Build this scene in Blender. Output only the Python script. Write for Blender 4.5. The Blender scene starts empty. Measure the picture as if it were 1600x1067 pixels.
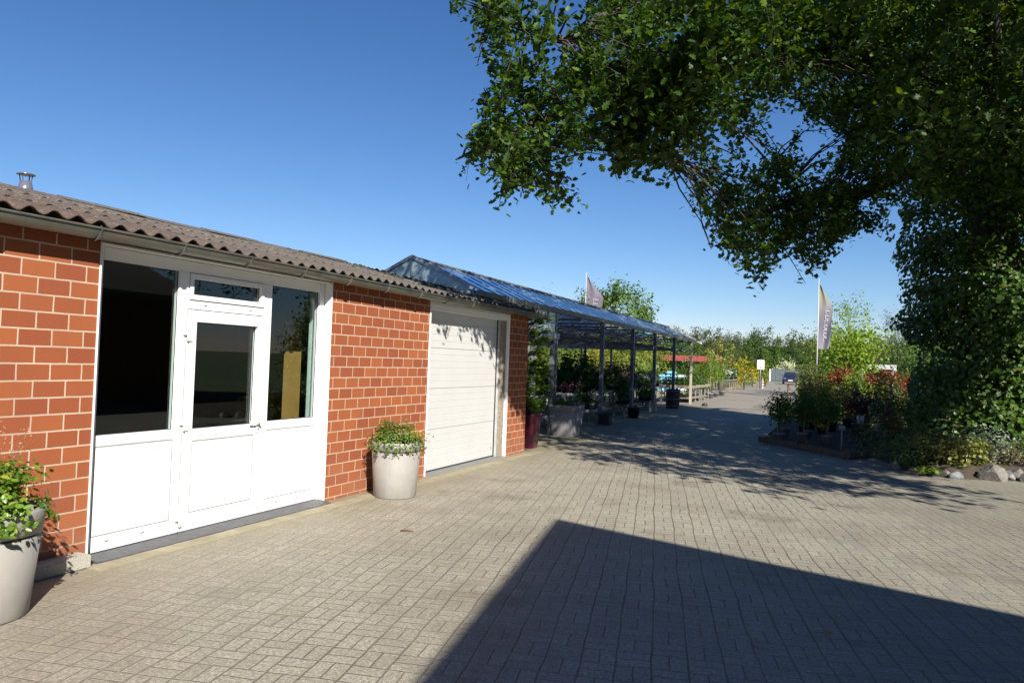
import bpy, bmesh, math, random
import numpy as np
from mathutils import Vector, Matrix
R = math.radians
rng = np.random.default_rng(11); random.seed(5)
scn = bpy.context.scene; COL = scn.collection

# ------------------------------------------------------------------ camera
YAW, PITCH, ROLL, FPX, HC = R(23.572), R(1.48), R(2.06), 1166.0, 1.68
_f = np.array([-math.sin(YAW)*math.cos(PITCH), math.cos(YAW)*math.cos(PITCH), math.sin(PITCH)])
_r0 = np.array([math.cos(YAW), math.sin(YAW), 0.0]); _u0 = np.cross(_r0, _f)
_r = _r0*math.cos(ROLL)+_u0*math.sin(ROLL); _u = _u0*math.cos(ROLL)-_r0*math.sin(ROLL)
CAM = np.array([0, 0, HC])
cd = bpy.data.cameras.new('camera'); cam = bpy.data.objects.new('camera', cd); COL.objects.link(cam)
M = Matrix.Identity(4)
for i in range(3):
    M[i][0] = _r[i]; M[i][1] = _u[i]; M[i][2] = -_f[i]; M[i][3] = CAM[i]
cam.matrix_world = M
cd.sensor_width = 36; cd.lens = FPX/1600*36; cd.clip_start = .05; cd.clip_end = 3000
scn.camera = cam
def px(P):                       # where a world point falls in the 1600 x 1067 photograph (planning aid)
    P = np.asarray(P, float)-CAM; d = P@_f
    dd = np.where(np.abs(d) < 1e-6, 1e-6, d)
    return 800+FPX*(P@_r)/dd, 533.5-FPX*(P@_u)/dd, d
def dep(x, y, D): return CAM+(_f+_r*(x-800)/FPX-_u*(y-533.5)/FPX)*D
def gnd(x, y, z=0.0):
    d = _f+_r*(x-800)/FPX-_u*(y-533.5)/FPX
    return CAM+d*(z-HC)/d[2]

# ------------------------------------------------------------------ light
EL = R(35)
w = bpy.data.worlds.new('World'); scn.world = w; w.use_nodes = True
nt = w.node_tree; bg = nt.nodes['Background']
sky = nt.nodes.new('ShaderNodeTexSky'); sky.sky_type = 'NISHITA'; sky.sun_disc = False
sky.sun_elevation = EL; sky.sun_rotation = R(135); sky.altitude = 100; sky.air_density = 1.0; sky.dust_density = 0; sky.ozone_density = 8
# deeper, clearer blue: a per-channel power on the sky's own colour
_sr = nt.nodes.new('ShaderNodeSeparateColor'); _cr = nt.nodes.new('ShaderNodeCombineColor'); nt.links.new(sky.outputs[0], _sr.inputs[0])
for _i, (_k, _p) in enumerate([(1.20, 1.34), (.87, 1.14), (.835, 1.0)]):
    _m = [nt.nodes.new('ShaderNodeMath') for _ in range(3)]
    _m[0].operation = 'MULTIPLY'; _m[0].inputs[1].default_value = .140; _m[1].operation = 'POWER'; _m[1].inputs[1].default_value = _p; _m[2].operation = 'MULTIPLY'; _m[2].inputs[1].default_value = _k/.110
    nt.links.new(_sr.outputs[_i], _m[0].inputs[0]); nt.links.new(_m[0].outputs[0], _m[1].inputs[0]); nt.links.new(_m[1].outputs[0], _m[2].inputs[0]); nt.links.new(_m[2].outputs[0], _cr.inputs[_i])
nt.links.new(_cr.outputs[0], bg.inputs[0]); bg.inputs[1].default_value = 0.057
sl = bpy.data.lights.new('sun', 'SUN'); sl.energy = 5.0; sl.angle = R(.53); sl.color = (1, .95, .865)
so = bpy.data.objects.new('sun', sl); COL.objects.link(so)
tosun = Vector((math.cos(EL)*.7071, -math.cos(EL)*.7071, math.sin(EL)))
so.rotation_euler = tosun.to_track_quat('Z', 'Y').to_euler(); so.location = tosun*60
scn.view_settings.view_transform = 'Standard'; scn.view_settings.look = 'None'
scn.view_settings.exposure = 0.95; scn.view_settings.gamma = 1
scn.cycles.max_bounces = 8; scn.cycles.transparent_max_bounces = 12

# ------------------------------------------------------------------ object helpers
ORG = {}
def tag(o, label=None, cat=None, group=None, kind=None):
    if label: o['label'] = label
    if cat: o['category'] = cat
    if group: o['group'] = group
    if kind: o['kind'] = kind
    return o
def thing(name, loc, label, cat, group=None, rz=0):
    o = bpy.data.objects.new(name, None); o.empty_display_size = .2; COL.objects.link(o)
    o.location = loc; o.rotation_euler = (0, 0, rz); ORG[o.name] = Vector(loc)
    return tag(o, label, cat, group)
def link(name, me, mats, parent=None, loc=None):
    if not isinstance(mats, (list, tuple)): mats = [mats]
    for m in mats: me.materials.append(m)
    o = bpy.data.objects.new(name, me); COL.objects.link(o)
    if parent is not None:
        o.parent = parent; ORG[o.name] = ORG[parent.name]
    elif loc is not None:
        o.location = loc; ORG[o.name] = Vector(loc)
    else: ORG[o.name] = Vector((0, 0, 0))
    return o
class MB:
    """collects boxes, bars, tubes and lathes in world (or local) coordinates"""
    def __init__(s): s.v = []; s.f = []; s.mi = []; s.sm = []
    def add(s, v, f, mi=0, smooth=False):
        b = len(s.v); s.v += [tuple(map(float, p)) for p in v]
        for q in f: s.f.append([b+i for i in q]); s.mi.append(mi); s.sm.append(smooth)
        return s
    def box(s, a, b, mi=0, skew=None):
        x0, x1 = sorted((a[0], b[0])); y0, y1 = sorted((a[1], b[1])); z0, z1 = sorted((a[2], b[2]))
        v = [(x0, y0, z0), (x1, y0, z0), (x1, y1, z0), (x0, y1, z0), (x0, y0, z1), (x1, y0, z1), (x1, y1, z1), (x0, y1, z1)]
        return s.add(v, [(3, 2, 1, 0), (4, 5, 6, 7), (0, 1, 5, 4), (1, 2, 6, 5), (2, 3, 7, 6), (3, 0, 4, 7)], mi)
    def bar(s, p, q, wx, wz, mi=0, up=(0, 0, 1)):
        p = Vector(p); q = Vector(q); d = (q-p).normalized(); up = Vector(up)
        if abs(d.dot(up)) > .98: up = Vector((1, 0, 0))
        a = d.cross(up).normalized()*wx/2; b = a.cross(d).normalized()*wz/2
        v = [p-a-b, p+a-b, p+a+b, p-a+b, q-a-b, q+a-b, q+a+b, q-a+b]
        return s.add(v, [(0, 1, 2, 3), (7, 6, 5, 4), (0, 4, 5, 1), (1, 5, 6, 2), (2, 6, 7, 3), (3, 7, 4, 0)], mi)
    def tube(s, pts, rad, n=8, mi=0, cap=True):
        pts = [Vector(p) for p in pts]
        if not isinstance(rad, (list, tuple, np.ndarray)): rad = [rad]*len(pts)
        ref = None; vv = []; ff = []
        for i, p in enumerate(pts):
            d = (pts[min(i+1, len(pts)-1)]-pts[max(i-1, 0)]).normalized()
            if ref is None:
                ref = Vector((0, 0, 1)) if abs(d.z) < .9 else Vector((1, 0, 0))
            a = d.cross(ref).normalized(); b = a.cross(d).normalized(); ref = b
            for k in range(n):
                t = 2*math.pi*k/n; vv.append(p+(a*math.cos(t)+b*math.sin(t))*rad[i])
        for i in range(len(pts)-1):
            for k in range(n):
                k2 = (k+1) % n
                ff.append((i*n+k, i*n+k2, (i+1)*n+k2, (i+1)*n+k))
        if cap:
            ff.append(tuple(range(n))[::-1]); ff.append(tuple((len(pts)-1)*n+k for k in range(n)))
        return s.add(vv, ff, mi, True)
    def lathe(s, c, prof, n=32, mi=0, sq=None):
        vv = []; ff = []
        for (r, z) in prof:
            for k in range(n):
                t = 2*math.pi*k/n; cx, sx = math.cos(t), math.sin(t)
                if sq:
                    m_ = (abs(cx)**sq+abs(sx)**sq)**(1/sq); cx /= m_; sx /= m_
                vv.append((c[0]+r*cx, c[1]+r*sx, c[2]+z))
        for i in range(len(prof)-1):
            for k in range(n):
                k2 = (k+1) % n; ff.append((i*n+k, i*n+k2, (i+1)*n+k2, (i+1)*n+k))
        return s.add(vv, ff, mi, True)
    def poly(s, pts, mi=0): return s.add(pts, [tuple(range(len(pts)))], mi)
    def prism(s, pts, d, mi=0):
        n = len(pts); d = Vector(d); v = [Vector(p) for p in pts]+[Vector(p)+d for p in pts]
        f = [tuple(range(n))[::-1], tuple(range(n, 2*n))]+[(i, (i+1) % n, n+(i+1) % n, n+i) for i in range(n)]
        return s.add(v, f, mi)
    def build(s, name, mats, parent=None, loc=None, bevel=0, autosmooth=False):
        o_ = ORG[parent.name] if parent is not None else (Vector(loc) if loc is not None else Vector((0, 0, 0)))
        me = bpy.data.meshes.new(name)
        me.from_pydata([(x-o_.x, y-o_.y, z-o_.z) for x, y, z in s.v], [], s.f)
        me.polygons.foreach_set('material_index', s.mi)
        me.polygons.foreach_set('use_smooth', s.sm)
        bm = bmesh.new(); bm.from_mesh(me); bmesh.ops.recalc_face_normals(bm, faces=bm.faces)
        if bevel:
            bmesh.ops.bevel(bm, geom=[e for e in bm.edges if len(e.link_faces) == 2 and e.calc_face_angle() > .5], offset=bevel, segments=2, affect='EDGES', clamp_overlap=True)
        bm.to_mesh(me); bm.free(); me.update()
        return link(name, me, mats, parent, loc)
def copy_tree(o, loc, rz=0, sc=1, label=None, parent=None):
    c = o.copy(); COL.objects.link(c)
    if parent is None:
        c.location = loc; c.rotation_euler = (0, 0, rz); c.scale = (sc, sc, sc) if not isinstance(sc, tuple) else sc
        if label: c['label'] = label
    else: c.parent = parent
    for ch in list(o.children): copy_tree(ch, None, parent=c)
    return c

# ------------------------------------------------------------------ material helpers
class NT:
    def __init__(s, name):
        s.m = bpy.data.materials.new(name); s.m.use_nodes = True; s.t = s.m.node_tree
        s.b = s.t.nodes['Principled BSDF']; s.out = s.t.nodes['Material Output']
    def n(s, typ, **kw):
        x = s.t.nodes.new('ShaderNode'+typ)
        for k, v in kw.items(): setattr(x, k, v)
        return x
    def set(s, sock, v):
        if isinstance(v, bpy.types.NodeSocket): s.t.links.new(v, sock)
        elif isinstance(v, tuple) and len(v) == 3 and sock.type == 'RGBA': sock.default_value = (*v, 1)
        else: sock.default_value = v
    def math(s, op, a, b=None, c=None):
        x = s.n('Math', operation=op); s.set(x.inputs[0], a)
        if b is not None: s.set(x.inputs[1], b)
        if c is not None: s.set(x.inputs[2], c)
        return x.outputs[0]
    def noise(s, vec, scale, detail=3, rough=.55, col=False, dim='3D'):
        x = s.n('TexNoise'); x.noise_dimensions = dim
        if vec is not None: s.set(x.inputs['Vector'], vec)
        x.inputs['Scale'].default_value = scale; x.inputs['Detail'].default_value = detail; x.inputs['Roughness'].default_value = rough
        return x.outputs['Color'] if col else x.outputs['Fac']
    def ramp(s, fac, stops, interp='LINEAR'):
        x = s.n('ValToRGB'); cr = x.color_ramp; cr.interpolation = interp
        while len(cr.elements) < len(stops): cr.elements.new(.5)
        for e, (p, c) in zip(cr.elements, stops):
            e.position = p; e.color = (*c, 1) if isinstance(c, tuple) else (c, c, c, 1)
        s.set(x.inputs[0], fac); return x.outputs[0]
    def mix(s, fac, a, b, mode='MIX'):
        x = s.n('Mix'); x.data_type = 'RGBA'; x.blend_type = mode
        s.set(x.inputs[0], fac); s.set(x.inputs[6], a); s.set(x.inputs[7], b); return x.outputs[2]
    def mapr(s, v, a, b, c, d):
        x = s.n('MapRange'); s.set(x.inputs[0], v)
        for i, q in enumerate((a, b, c, d)): x.inputs[i+1].default_value = q
        return x.outputs[0]
    def bump(s, h, strength=.5, dist=.01):
        x = s.n('Bump'); s.set(x.inputs['Height'], h); x.inputs['Strength'].default_value = strength; x.inputs['Distance'].default_value = dist
        s.t.links.new(x.outputs[0], s.b.inputs['Normal']); return x
    def pos(s): return s.n('NewGeometry').outputs['Position']
    def obj(s): return s.n('TexCoord').outputs['Object']
    def base(s, c): s.set(s.b.inputs['Base Color'], c)
    def rough(s, v): s.set(s.b.inputs['Roughness'], v)
def simple(name, col, rough=.6, metal=0, var=.12, scale=8, bump=0, bscale=60, spec=.5):
    t = NT(name); p = t.obj()
    n = t.noise(p, scale, 4)
    lo = tuple(c*(1-var) for c in col); hi = tuple(min(1, c*(1+var)) for c in col)
    t.base(t.ramp(n, [(.3, lo), (.7, hi)])); t.rough(rough); t.b.inputs['Metallic'].default_value = metal
    t.b.inputs['Specular IOR Level'].default_value = spec
    if bump: t.bump(t.noise(p, bscale, 3), bump, .004)
    return t.m
def leafmat(name, c1, c2, c3=None, trans=.35, rough=.5, f3=.08):
    """leaf colours vary from leaf to leaf; light partly passes through"""
    t = NT(name); g = t.n('NewGeometry')
    stops = [(0, c1), (1-f3 if c3 else 1, c2)]
    if c3: stops.append((1, c3))
    col = t.ramp(g.outputs['Random Per Island'], stops)
    t.base(col); t.rough(rough); t.b.inputs['Specular IOR Level'].default_value = .35
    tr = t.n('BsdfTranslucent')
    hs = t.n('HueSaturation'); hs.inputs['Hue'].default_value = .485; hs.inputs['Saturation'].default_value = 1.1; hs.inputs['Value'].default_value = 1.5
    t.set(hs.inputs['Color'], col); t.t.links.new(hs.outputs[0], tr.inputs[0])
    mx = t.n('MixShader'); mx.inputs[0].default_value = trans
    t.t.links.new(t.b.outputs[0], mx.inputs[1]); t.t.links.new(tr.outputs[0], mx.inputs[2]); t.t.links.new(mx.outputs[0], t.out.inputs[0])
    return t.m

# ---- bricks
t = NT('red_brick'); g = t.n('NewGeometry'); sp = t.n('SeparateXYZ'); t.set(sp.inputs[0], g.outputs['Position'])
sn = t.n('SeparateXYZ'); t.set(sn.inputs[0], g.outputs['True Normal'])
facex = t.math('GREATER_THAN', t.math('ABSOLUTE', sn.outputs[0]), .5)
uu = t.math('ADD', t.math('MULTIPLY', facex, sp.outputs[1]), t.math('MULTIPLY', t.math('SUBTRACT', 1.0, facex), sp.outputs[0]))
cb = t.n('CombineXYZ'); t.set(cb.inputs[0], t.math('ADD', uu, 20.06)); t.set(cb.inputs[1], t.math('ADD', sp.outputs[2], 9.96))
wob = t.n('VectorMath', operation='SCALE'); wob.inputs[3].default_value = .006
t.set(wob.inputs[0], t.noise(g.outputs['Position'], 9, 2, col=True))
va = t.n('VectorMath', operation='ADD'); t.set(va.inputs[0], cb.outputs[0]); t.set(va.inputs[1], wob.outputs[0])
br = t.n('TexBrick'); br.offset = .5; br.offset_frequency = 2; br.squash = 1
t.set(br.inputs['Vector'], va.outputs[0]); br.inputs['Scale'].default_value = 1; br.inputs['Brick Width'].default_value = .25; br.inputs['Row Height'].default_value = .125
br.inputs['Mortar Size'].default_value = .0065; br.inputs['Mortar Smooth'].default_value = .15; br.inputs['Bias'].default_value = 0
br.inputs['Color1'].default_value = (.31, .086, .023, 1); br.inputs['Color2'].default_value = (.225, .052, .017, 1); br.inputs['Mortar'].default_value = (.50, .395, .29, 1)
n1 = t.noise(g.outputs['Position'], 3, 4); n2 = t.noise(g.outputs['Position'], 90, 3)
c = t.mix(t.mapr(n1, .35, .7, 0, .3), br.outputs['Color'], (.21, .062, .026))
c = t.mix(t.mapr(n2, .3, .75, 0, .35), c, (.20, .06, .03), 'MULTIPLY') if False else t.mix(t.mapr(n2, .45, .75, 0, .25), c, (.33, .105, .046))
# pale efflorescence low on the wall
low = t.mapr(sp.outputs[2], .05, .75, .45, 0); c = t.mix(t.math('MULTIPLY', low, t.mapr(n1, .4, .6, .2, 1)), c, (.28, .125, .072))
t.base(c); t.rough(.85)
t.bump(t.math('ADD', t.math('MULTIPLY', br.outputs['Fac'], -1.0), t.math('MULTIPLY', n2, .35)), .6, .006)
BRICK = t.m
# ---- basket weave paving
t = NT('basket_weave_pavers'); p = t.pos()
wob = t.n('VectorMath', operation='SCALE'); wob.inputs[3].default_value = .05
t.set(wob.inputs[0], t.noise(p, 1.3, 2, col=True))
va = t.n('VectorMath', operation='ADD'); t.set(va.inputs[0], p); t.set(va.inputs[1], wob.outputs[0])
wob2 = t.n('VectorMath', operation='SCALE'); wob2.inputs[3].default_value = .016
t.set(wob2.inputs[0], t.noise(p, 9, 2, col=True))
vb = t.n('VectorMath', operation='ADD'); t.set(vb.inputs[0], va.outputs[0]); t.set(vb.inputs[1], wob2.outputs[0])
sp = t.n('SeparateXYZ'); t.set(sp.inputs[0], vb.outputs[0]); X, Y = sp.outputs[0], sp.outputs[1]
pa = R(12.66); ca, sa = math.cos(pa), math.sin(pa); CELL = .2005
U = t.math('ADD', t.math('ADD', t.math('MULTIPLY', X, ca/CELL), t.math('MULTIPLY', Y, sa/CELL)), 200-.221-.16)
V = t.math('ADD', t.math('ADD', t.math('MULTIPLY', X, -sa/CELL), t.math('MULTIPLY', Y, ca/CELL)), 200-.298-.16)
iu = t.math('FLOOR', U); iv = t.math('FLOOR', V); fu = t.math('FRACT', U); fv = t.math('FRACT', V)
par = t.math('MODULO', t.math('ADD', t.math('ADD', iu, iv), .25), 2.0); par = t.math('GREATER_THAN', par, 1.0)
def edge(f): return t.math('MINIMUM', f, t.math('SUBTRACT', 1.0, f))
def half(f): return t.math('ABSOLUTE', t.math('SUBTRACT', f, .5))
eU, eV = edge(fu), edge(fv)
split = t.math('ADD', t.math('MULTIPLY', par, half(fu)), t.math('MULTIPLY', t.math('SUBTRACT', 1.0, par), half(fv)))
d = t.math('MINIMUM', t.math('MINIMUM', t.math('MULTIPLY', eU, .78), eV), split)
jn = t.noise(p, 14, 2)
joint = t.n('MapRange'); joint.interpolation_type = 'SMOOTHSTEP'; t.set(joint.inputs[0], t.math('ADD', d, t.math('MULTIPLY', t.math('SUBTRACT', jn, .5), .03)))
joint.inputs[1].default_value = .012; joint.inputs[2].default_value = .036; joint.inputs[3].default_value = 1; joint.inputs[4].default_value = 0
J = joint.outputs[0]
sel = t.math('ADD', t.math('MULTIPLY', par, fu), t.math('MULTIPLY', t.math('SUBTRACT', 1.0, par), fv)); sel = t.math('GREATER_THAN', sel, .5)
cid = t.n('CombineXYZ'); t.set(cid.inputs[0], iu); t.set(cid.inputs[1], iv); t.set(cid.inputs[2], sel)
wn = t.n('TexWhiteNoise'); t.set(wn.inputs[0], cid.outputs[0])
stone = t.ramp(wn.outputs['Value'], [(0, (.36, .335, .255)), (.5, (.405, .375, .288)), (1, (.45, .415, .32))])
grit = t.noise(p, 210, 3, .7); stone = t.mix(t.mapr(grit, .35, .7, .0, .55), stone, (.135, .118, .095))
grit2 = t.noise(p, 95, 2, .6); stone = t.mix(t.mapr(grit2, .58, .72, 0, .5), stone, (.42, .38, .31))
grit3 = t.noise(p, 42, 3, .7); stone = t.mix(t.mapr(grit3, .40, .60, .62, 0), stone, (.125, .112, .088))
grit4 = t.noise(p, 70, 2, .6); stone = t.mix(t.mapr(grit4, .60, .70, 0, .65), stone, (.62, .58, .48)); stone = t.mix(t.mapr(grit4, .30, .40, .6, 0), stone, (.10, .09, .072))
pat = t.noise(p, .55, 5, .6); stone = t.mix(t.mapr(pat, .46, .70, 0, .5), stone, (.165, .135, .10))
pat2 = t.noise(p, 1.7, 4, .6); stone = t.mix(t.mapr(pat2, .55, .75, 0, .5), stone, (.175, .15, .12))
st = t.noise(p, .75, 5, .7); stone = t.mix(t.mapr(st, .555, .66, 0, .68), stone, (.15, .12, .085))
bl = t.noise(p, .9, 3, .6); stone = t.mix(t.mapr(bl, .60, .72, 0, .35), stone, (.20, .13, .09))
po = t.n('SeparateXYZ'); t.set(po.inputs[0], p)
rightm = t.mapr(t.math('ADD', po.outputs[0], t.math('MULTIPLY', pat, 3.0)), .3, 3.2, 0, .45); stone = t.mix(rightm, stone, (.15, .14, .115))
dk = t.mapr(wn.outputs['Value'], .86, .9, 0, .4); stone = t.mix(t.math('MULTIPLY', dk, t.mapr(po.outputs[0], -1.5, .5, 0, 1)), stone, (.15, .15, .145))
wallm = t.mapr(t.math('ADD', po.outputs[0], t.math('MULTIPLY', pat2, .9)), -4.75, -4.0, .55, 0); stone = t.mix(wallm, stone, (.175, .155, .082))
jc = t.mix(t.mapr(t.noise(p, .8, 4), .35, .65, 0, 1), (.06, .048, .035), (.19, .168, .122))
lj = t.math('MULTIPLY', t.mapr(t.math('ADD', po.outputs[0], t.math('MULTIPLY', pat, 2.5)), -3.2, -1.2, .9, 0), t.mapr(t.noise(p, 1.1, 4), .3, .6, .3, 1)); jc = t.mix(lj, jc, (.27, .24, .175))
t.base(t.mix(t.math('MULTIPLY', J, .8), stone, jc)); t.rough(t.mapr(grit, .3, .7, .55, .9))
t.bump(t.math('ADD', t.math('MULTIPLY', J, -1.0), t.math('ADD', t.math('MULTIPLY', grit, .45), t.math('MULTIPLY', wn.outputs['Value'], .3))), .8, .006)
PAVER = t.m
# ---- corrugated roof
t = NT('weathered_fibre_cement'); p = t.pos(); sp = t.n('SeparateXYZ'); t.set(sp.inputs[0], p)
n1 = t.noise(p, 2.4, 5, .65); n2 = t.noise(p, 22, 4, .65); n3 = t.noise(p, 70, 2)
c = t.ramp(n1, [(.30, (.050, .033, .026)), (.48, (.082, .052, .039)), (.68, (.052, .042, .037))])
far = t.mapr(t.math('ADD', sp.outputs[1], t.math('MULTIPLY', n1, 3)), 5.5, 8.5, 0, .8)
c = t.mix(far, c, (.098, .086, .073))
lich = t.math('MULTIPLY', t.mapr(n2, .54, .62, 0, 1), t.mapr(sp.outputs[2], 2.62, 3.05, .35, 1)); c = t.mix(lich, c, (.155, .14, .115))
moss = t.math('MULTIPLY', t.mapr(n2, .36, .44, 1, 0), t.mapr(t.math('ADD', sp.outputs[1], t.math('MULTIPLY', sp.outputs[2], 1.2)), 10.5, 13.4, .25, 1)); c = t.mix(moss, c, (.012, .012, .010))
dots = t.mapr(n3, .70, .74, 0, 1); c = t.mix(dots, c, (.32, .30, .26))
t.base(c); t.rough(.9); t.bump(t.math('ADD', n2, t.math('MULTIPLY', n3, .4)), .7, .012)
ROOF = t.m
# ---- asphalt, soil, grass, concrete
t = NT('pale_asphalt'); p = t.pos(); n1 = t.noise(p, .35, 5); n2 = t.noise(p, 120, 2)
c = t.ramp(n1, [(.3, (.19, .168, .135)), (.7, (.25, .222, .178))]); t.base(t.mix(t.mapr(n2, .4, .7, 0, .4), c, (.15, .135, .12))); t.rough(.85); t.bump(n2, .3, .004)
ASPH = t.m
t = NT('grassy_soil'); p = t.pos(); n1 = t.noise(p, .3, 5); n2 = t.noise(p, 12, 4)
c = t.ramp(n1, [(.35, (.06, .085, .025)), (.6, (.10, .12, .04))]); t.base(t.mix(t.mapr(n2, .4, .7, 0, .6), c, (.05, .06, .02))); t.rough(.95); t.bump(n2, .6, .03)
GRASS = t.m
t = NT('dark_bed_soil'); p = t.pos(); n2 = t.noise(p, 14, 5, .7); t.base(t.ramp(n2, [(.3, (.035, .026, .018)), (.7, (.085, .065, .045))])); t.rough(.95); t.bump(n2, .8, .03)
SOIL = t.m
t = NT('granite_kerb'); p = t.pos(); n2 = t.noise(p, 130, 3, .7); n1 = t.noise(p, 6, 3)
c = t.ramp(n2, [(.35, (.20, .19, .16)), (.5, (.36, .34, .29)), (.65, (.5, .48, .42))]); t.base(t.mix(t.mapr(n1, .45, .7, 0, .4), c, (.28, .27, .17))); t.rough(.85); t.bump(n2, .4, .004)
GRANITE = t.m
def metal(name, col, rough, n=.2, sc=6, streak=None):
    t = NT(name); p = t.obj(); a = t.noise(p, sc, 4, .6)
    c = t.ramp(a, [(.3, tuple(x*(1-n) for x in col)), (.7, tuple(min(1, x*(1+n)) for x in col))])
    if streak: c = t.mix(t.mapr(t.noise(p, 2.5, 4, .7), .5, .68, 0, .6), c, streak)
    t.base(c); t.b.inputs['Metallic'].default_value = .75; t.rough(t.mapr(a, .3, .7, rough*.8, rough*1.2)); return t.m
ZINC = metal('weathered_zinc', (.21, .215, .185), .5, .2, 5, (.25, .17, .12))
STEEL = metal('polished_steel', (.40, .40, .44), .2, .05)
GALV = metal('galvanised_steel', (.30, .32, .34), .5)
t = NT('dark_post_paint'); p = t.obj(); a = t.noise(p, 5, 4); t.base(t.ramp(a, [(.3, (.10, .115, .135)), (.7, (.16, .175, .195))])); t.rough(.5); DPOST = t.m
def white(name, v, rough, var=.03):
    t = NT(name); p = t.obj(); a = t.noise(p, 2.5, 5, .6); b_ = t.noise(p, 40, 2)
    c = t.ramp(a, [(.35, (v*(1-var), v*(1-var), v*(1-var*1.4))), (.7, (v, v, v*.985))]); t.base(c); t.rough(rough); return t.m
UPVC = white('white_upvc', .78, .28); PANEL = white('white_door_panel', .78, .35)
GAR = white('white_sectional_door', .52, .42, .05)
CREAM = simple('cream_painted_metal', (.36, .33, .26), .6)
BLACK = simple('black_rubber', (.02, .02, .022), .6)
DARKSILL = simple('dark_metal_sill', (.075, .075, .08), .5, var=.25, scale=20)
DGREY = simple('dark_grey_sill', (.16, .16, .165), .45, bump=.2)
OLDWOOD = simple('weathered_grey_timber', (.25, .21, .165), .85, var=.3, scale=18, bump=.4)
OAKBOARD = simple('orange_brown_board', (.42, .23, .07), .55, var=.1, scale=5)
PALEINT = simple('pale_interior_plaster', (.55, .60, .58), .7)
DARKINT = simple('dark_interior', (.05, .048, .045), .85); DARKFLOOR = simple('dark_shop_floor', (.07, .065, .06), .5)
def schlick(t, f0):
    g = t.n('NewGeometry'); dt = t.n('VectorMath', operation='DOT_PRODUCT'); t.set(dt.inputs[0], g.outputs['Normal']); t.set(dt.inputs[1], g.outputs['Incoming'])
    k = t.math('POWER', t.math('SUBTRACT', 1.0, t.math('ABSOLUTE', dt.outputs['Value'])), 5.0)
    return t.math('ADD', f0, t.math('MULTIPLY', k, 1-f0))
t = NT('window_glass')
tr = t.n('BsdfTransparent'); tr.inputs[0].default_value = (.80, .86, .84, 1); gl = t.n('BsdfGlossy'); gl.inputs['Roughness'].default_value = 0; gl.inputs[0].default_value = (.95, .97, 1, 1)
mx = t.n('MixShader'); t.set(mx.inputs[0], schlick(t, .045)); t.t.links.new(tr.outputs[0], mx.inputs[1]); t.t.links.new(gl.outputs[0], mx.inputs[2]); t.t.links.new(mx.outputs[0], t.out.inputs[0])
GLASS = t.m
def dirtyglass(name, dif, keep, rough, tint, f0=.05, gcol=(1, 1, 1), trl=0):
    t = NT(name); p = t.pos(); a = t.noise(p, 1.6, 4, .6)
    df = t.n('BsdfDiffuse'); t.set(df.inputs[0], t.ramp(a, [(.3, tuple(x*.85 for x in dif)), (.7, dif)]))
    if trl:
        tl_ = t.n('BsdfTranslucent'); tl_.inputs[0].default_value = (*dif, 1); m0 = t.n('MixShader'); m0.inputs[0].default_value = trl; t.t.links.new(df.outputs[0], m0.inputs[1]); t.t.links.new(tl_.outputs[0], m0.inputs[2]); df = m0
    tr = t.n('BsdfTransparent'); tr.inputs[0].default_value = (*tint, 1)
    m1 = t.n('MixShader'); t.set(m1.inputs[0], t.mapr(a, .35, .65, 1-keep-.12, 1-keep+.12)); t.t.links.new(tr.outputs[0], m1.inputs[1]); t.t.links.new(df.outputs[0], m1.inputs[2])
    gl = t.n('BsdfGlossy'); gl.inputs['Roughness'].default_value = rough; gl.inputs[0].default_value = (*gcol, 1); fr = schlick(t, f0)
    m2 = t.n('MixShader'); t.set(m2.inputs[0], fr); t.t.links.new(m1.outputs[0], m2.inputs[1]); t.t.links.new(gl.outputs[0], m2.inputs[2]); t.t.links.new(m2.outputs[0], t.out.inputs[0])
    return t.m
ROOFGLASS = dirtyglass('greenhouse_roof_glass', (.20, .33, .60), .26, .04, (.80, .87, .95), .52, (.74, .87, 1.0), .55)
SIDEGLASS = dirtyglass('greenhouse_side_glass', (.26, .34, .36), .35, .08, (.75, .85, .85))
# ---- planters
def concrete(name, col):
    t = NT(name); p = t.obj(); a = t.noise(p, 5, 5, .65); b_ = t.noise(p, 55, 3)
    st = t.n('Mapping'); t.set(st.inputs[0], p); st.inputs['Scale'].default_value = (9, 9, 1.2); s_ = t.noise(st.outputs[0], 1.5, 4)
    c = t.ramp(a, [(.3, tuple(x*.86 for x in col)), (.7, col)]); c = t.mix(t.mapr(s_, .5, .72, 0, .35), c, tuple(x*.68 for x in col))
    t.base(t.mix(t.mapr(b_, .6, .75, 0, .3), c, tuple(min(1, x*1.15) for x in col))); t.rough(.7); t.bump(b_, .15, .002); return t.m
POTC = concrete('pale_planter_concrete', (.275, .26, .235)); POTG = concrete('grey_planter_concrete', (.27, .26, .27))
MAGENTA = simple('glossy_magenta_glaze', (.075, .006, .024), .25)
POTBLACK = simple('black_plastic_pot', (.025, .025, .027), .5); POTGREY = simple('grey_plastic_pot', (.22, .23, .25), .5); POTTERRA = simple('brown_plastic_pot', (.10, .05, .03), .6)
BARK = simple('rough_oak_bark', (.050, .040, .029), .95, var=.4, scale=14, bump=.9, bscale=30)
STEMM = simple('green_brown_stems', (.10, .085, .04), .9, var=.3)
BAMBOO = simple('bamboo_cane', (.42, .36, .22), .7)

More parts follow.
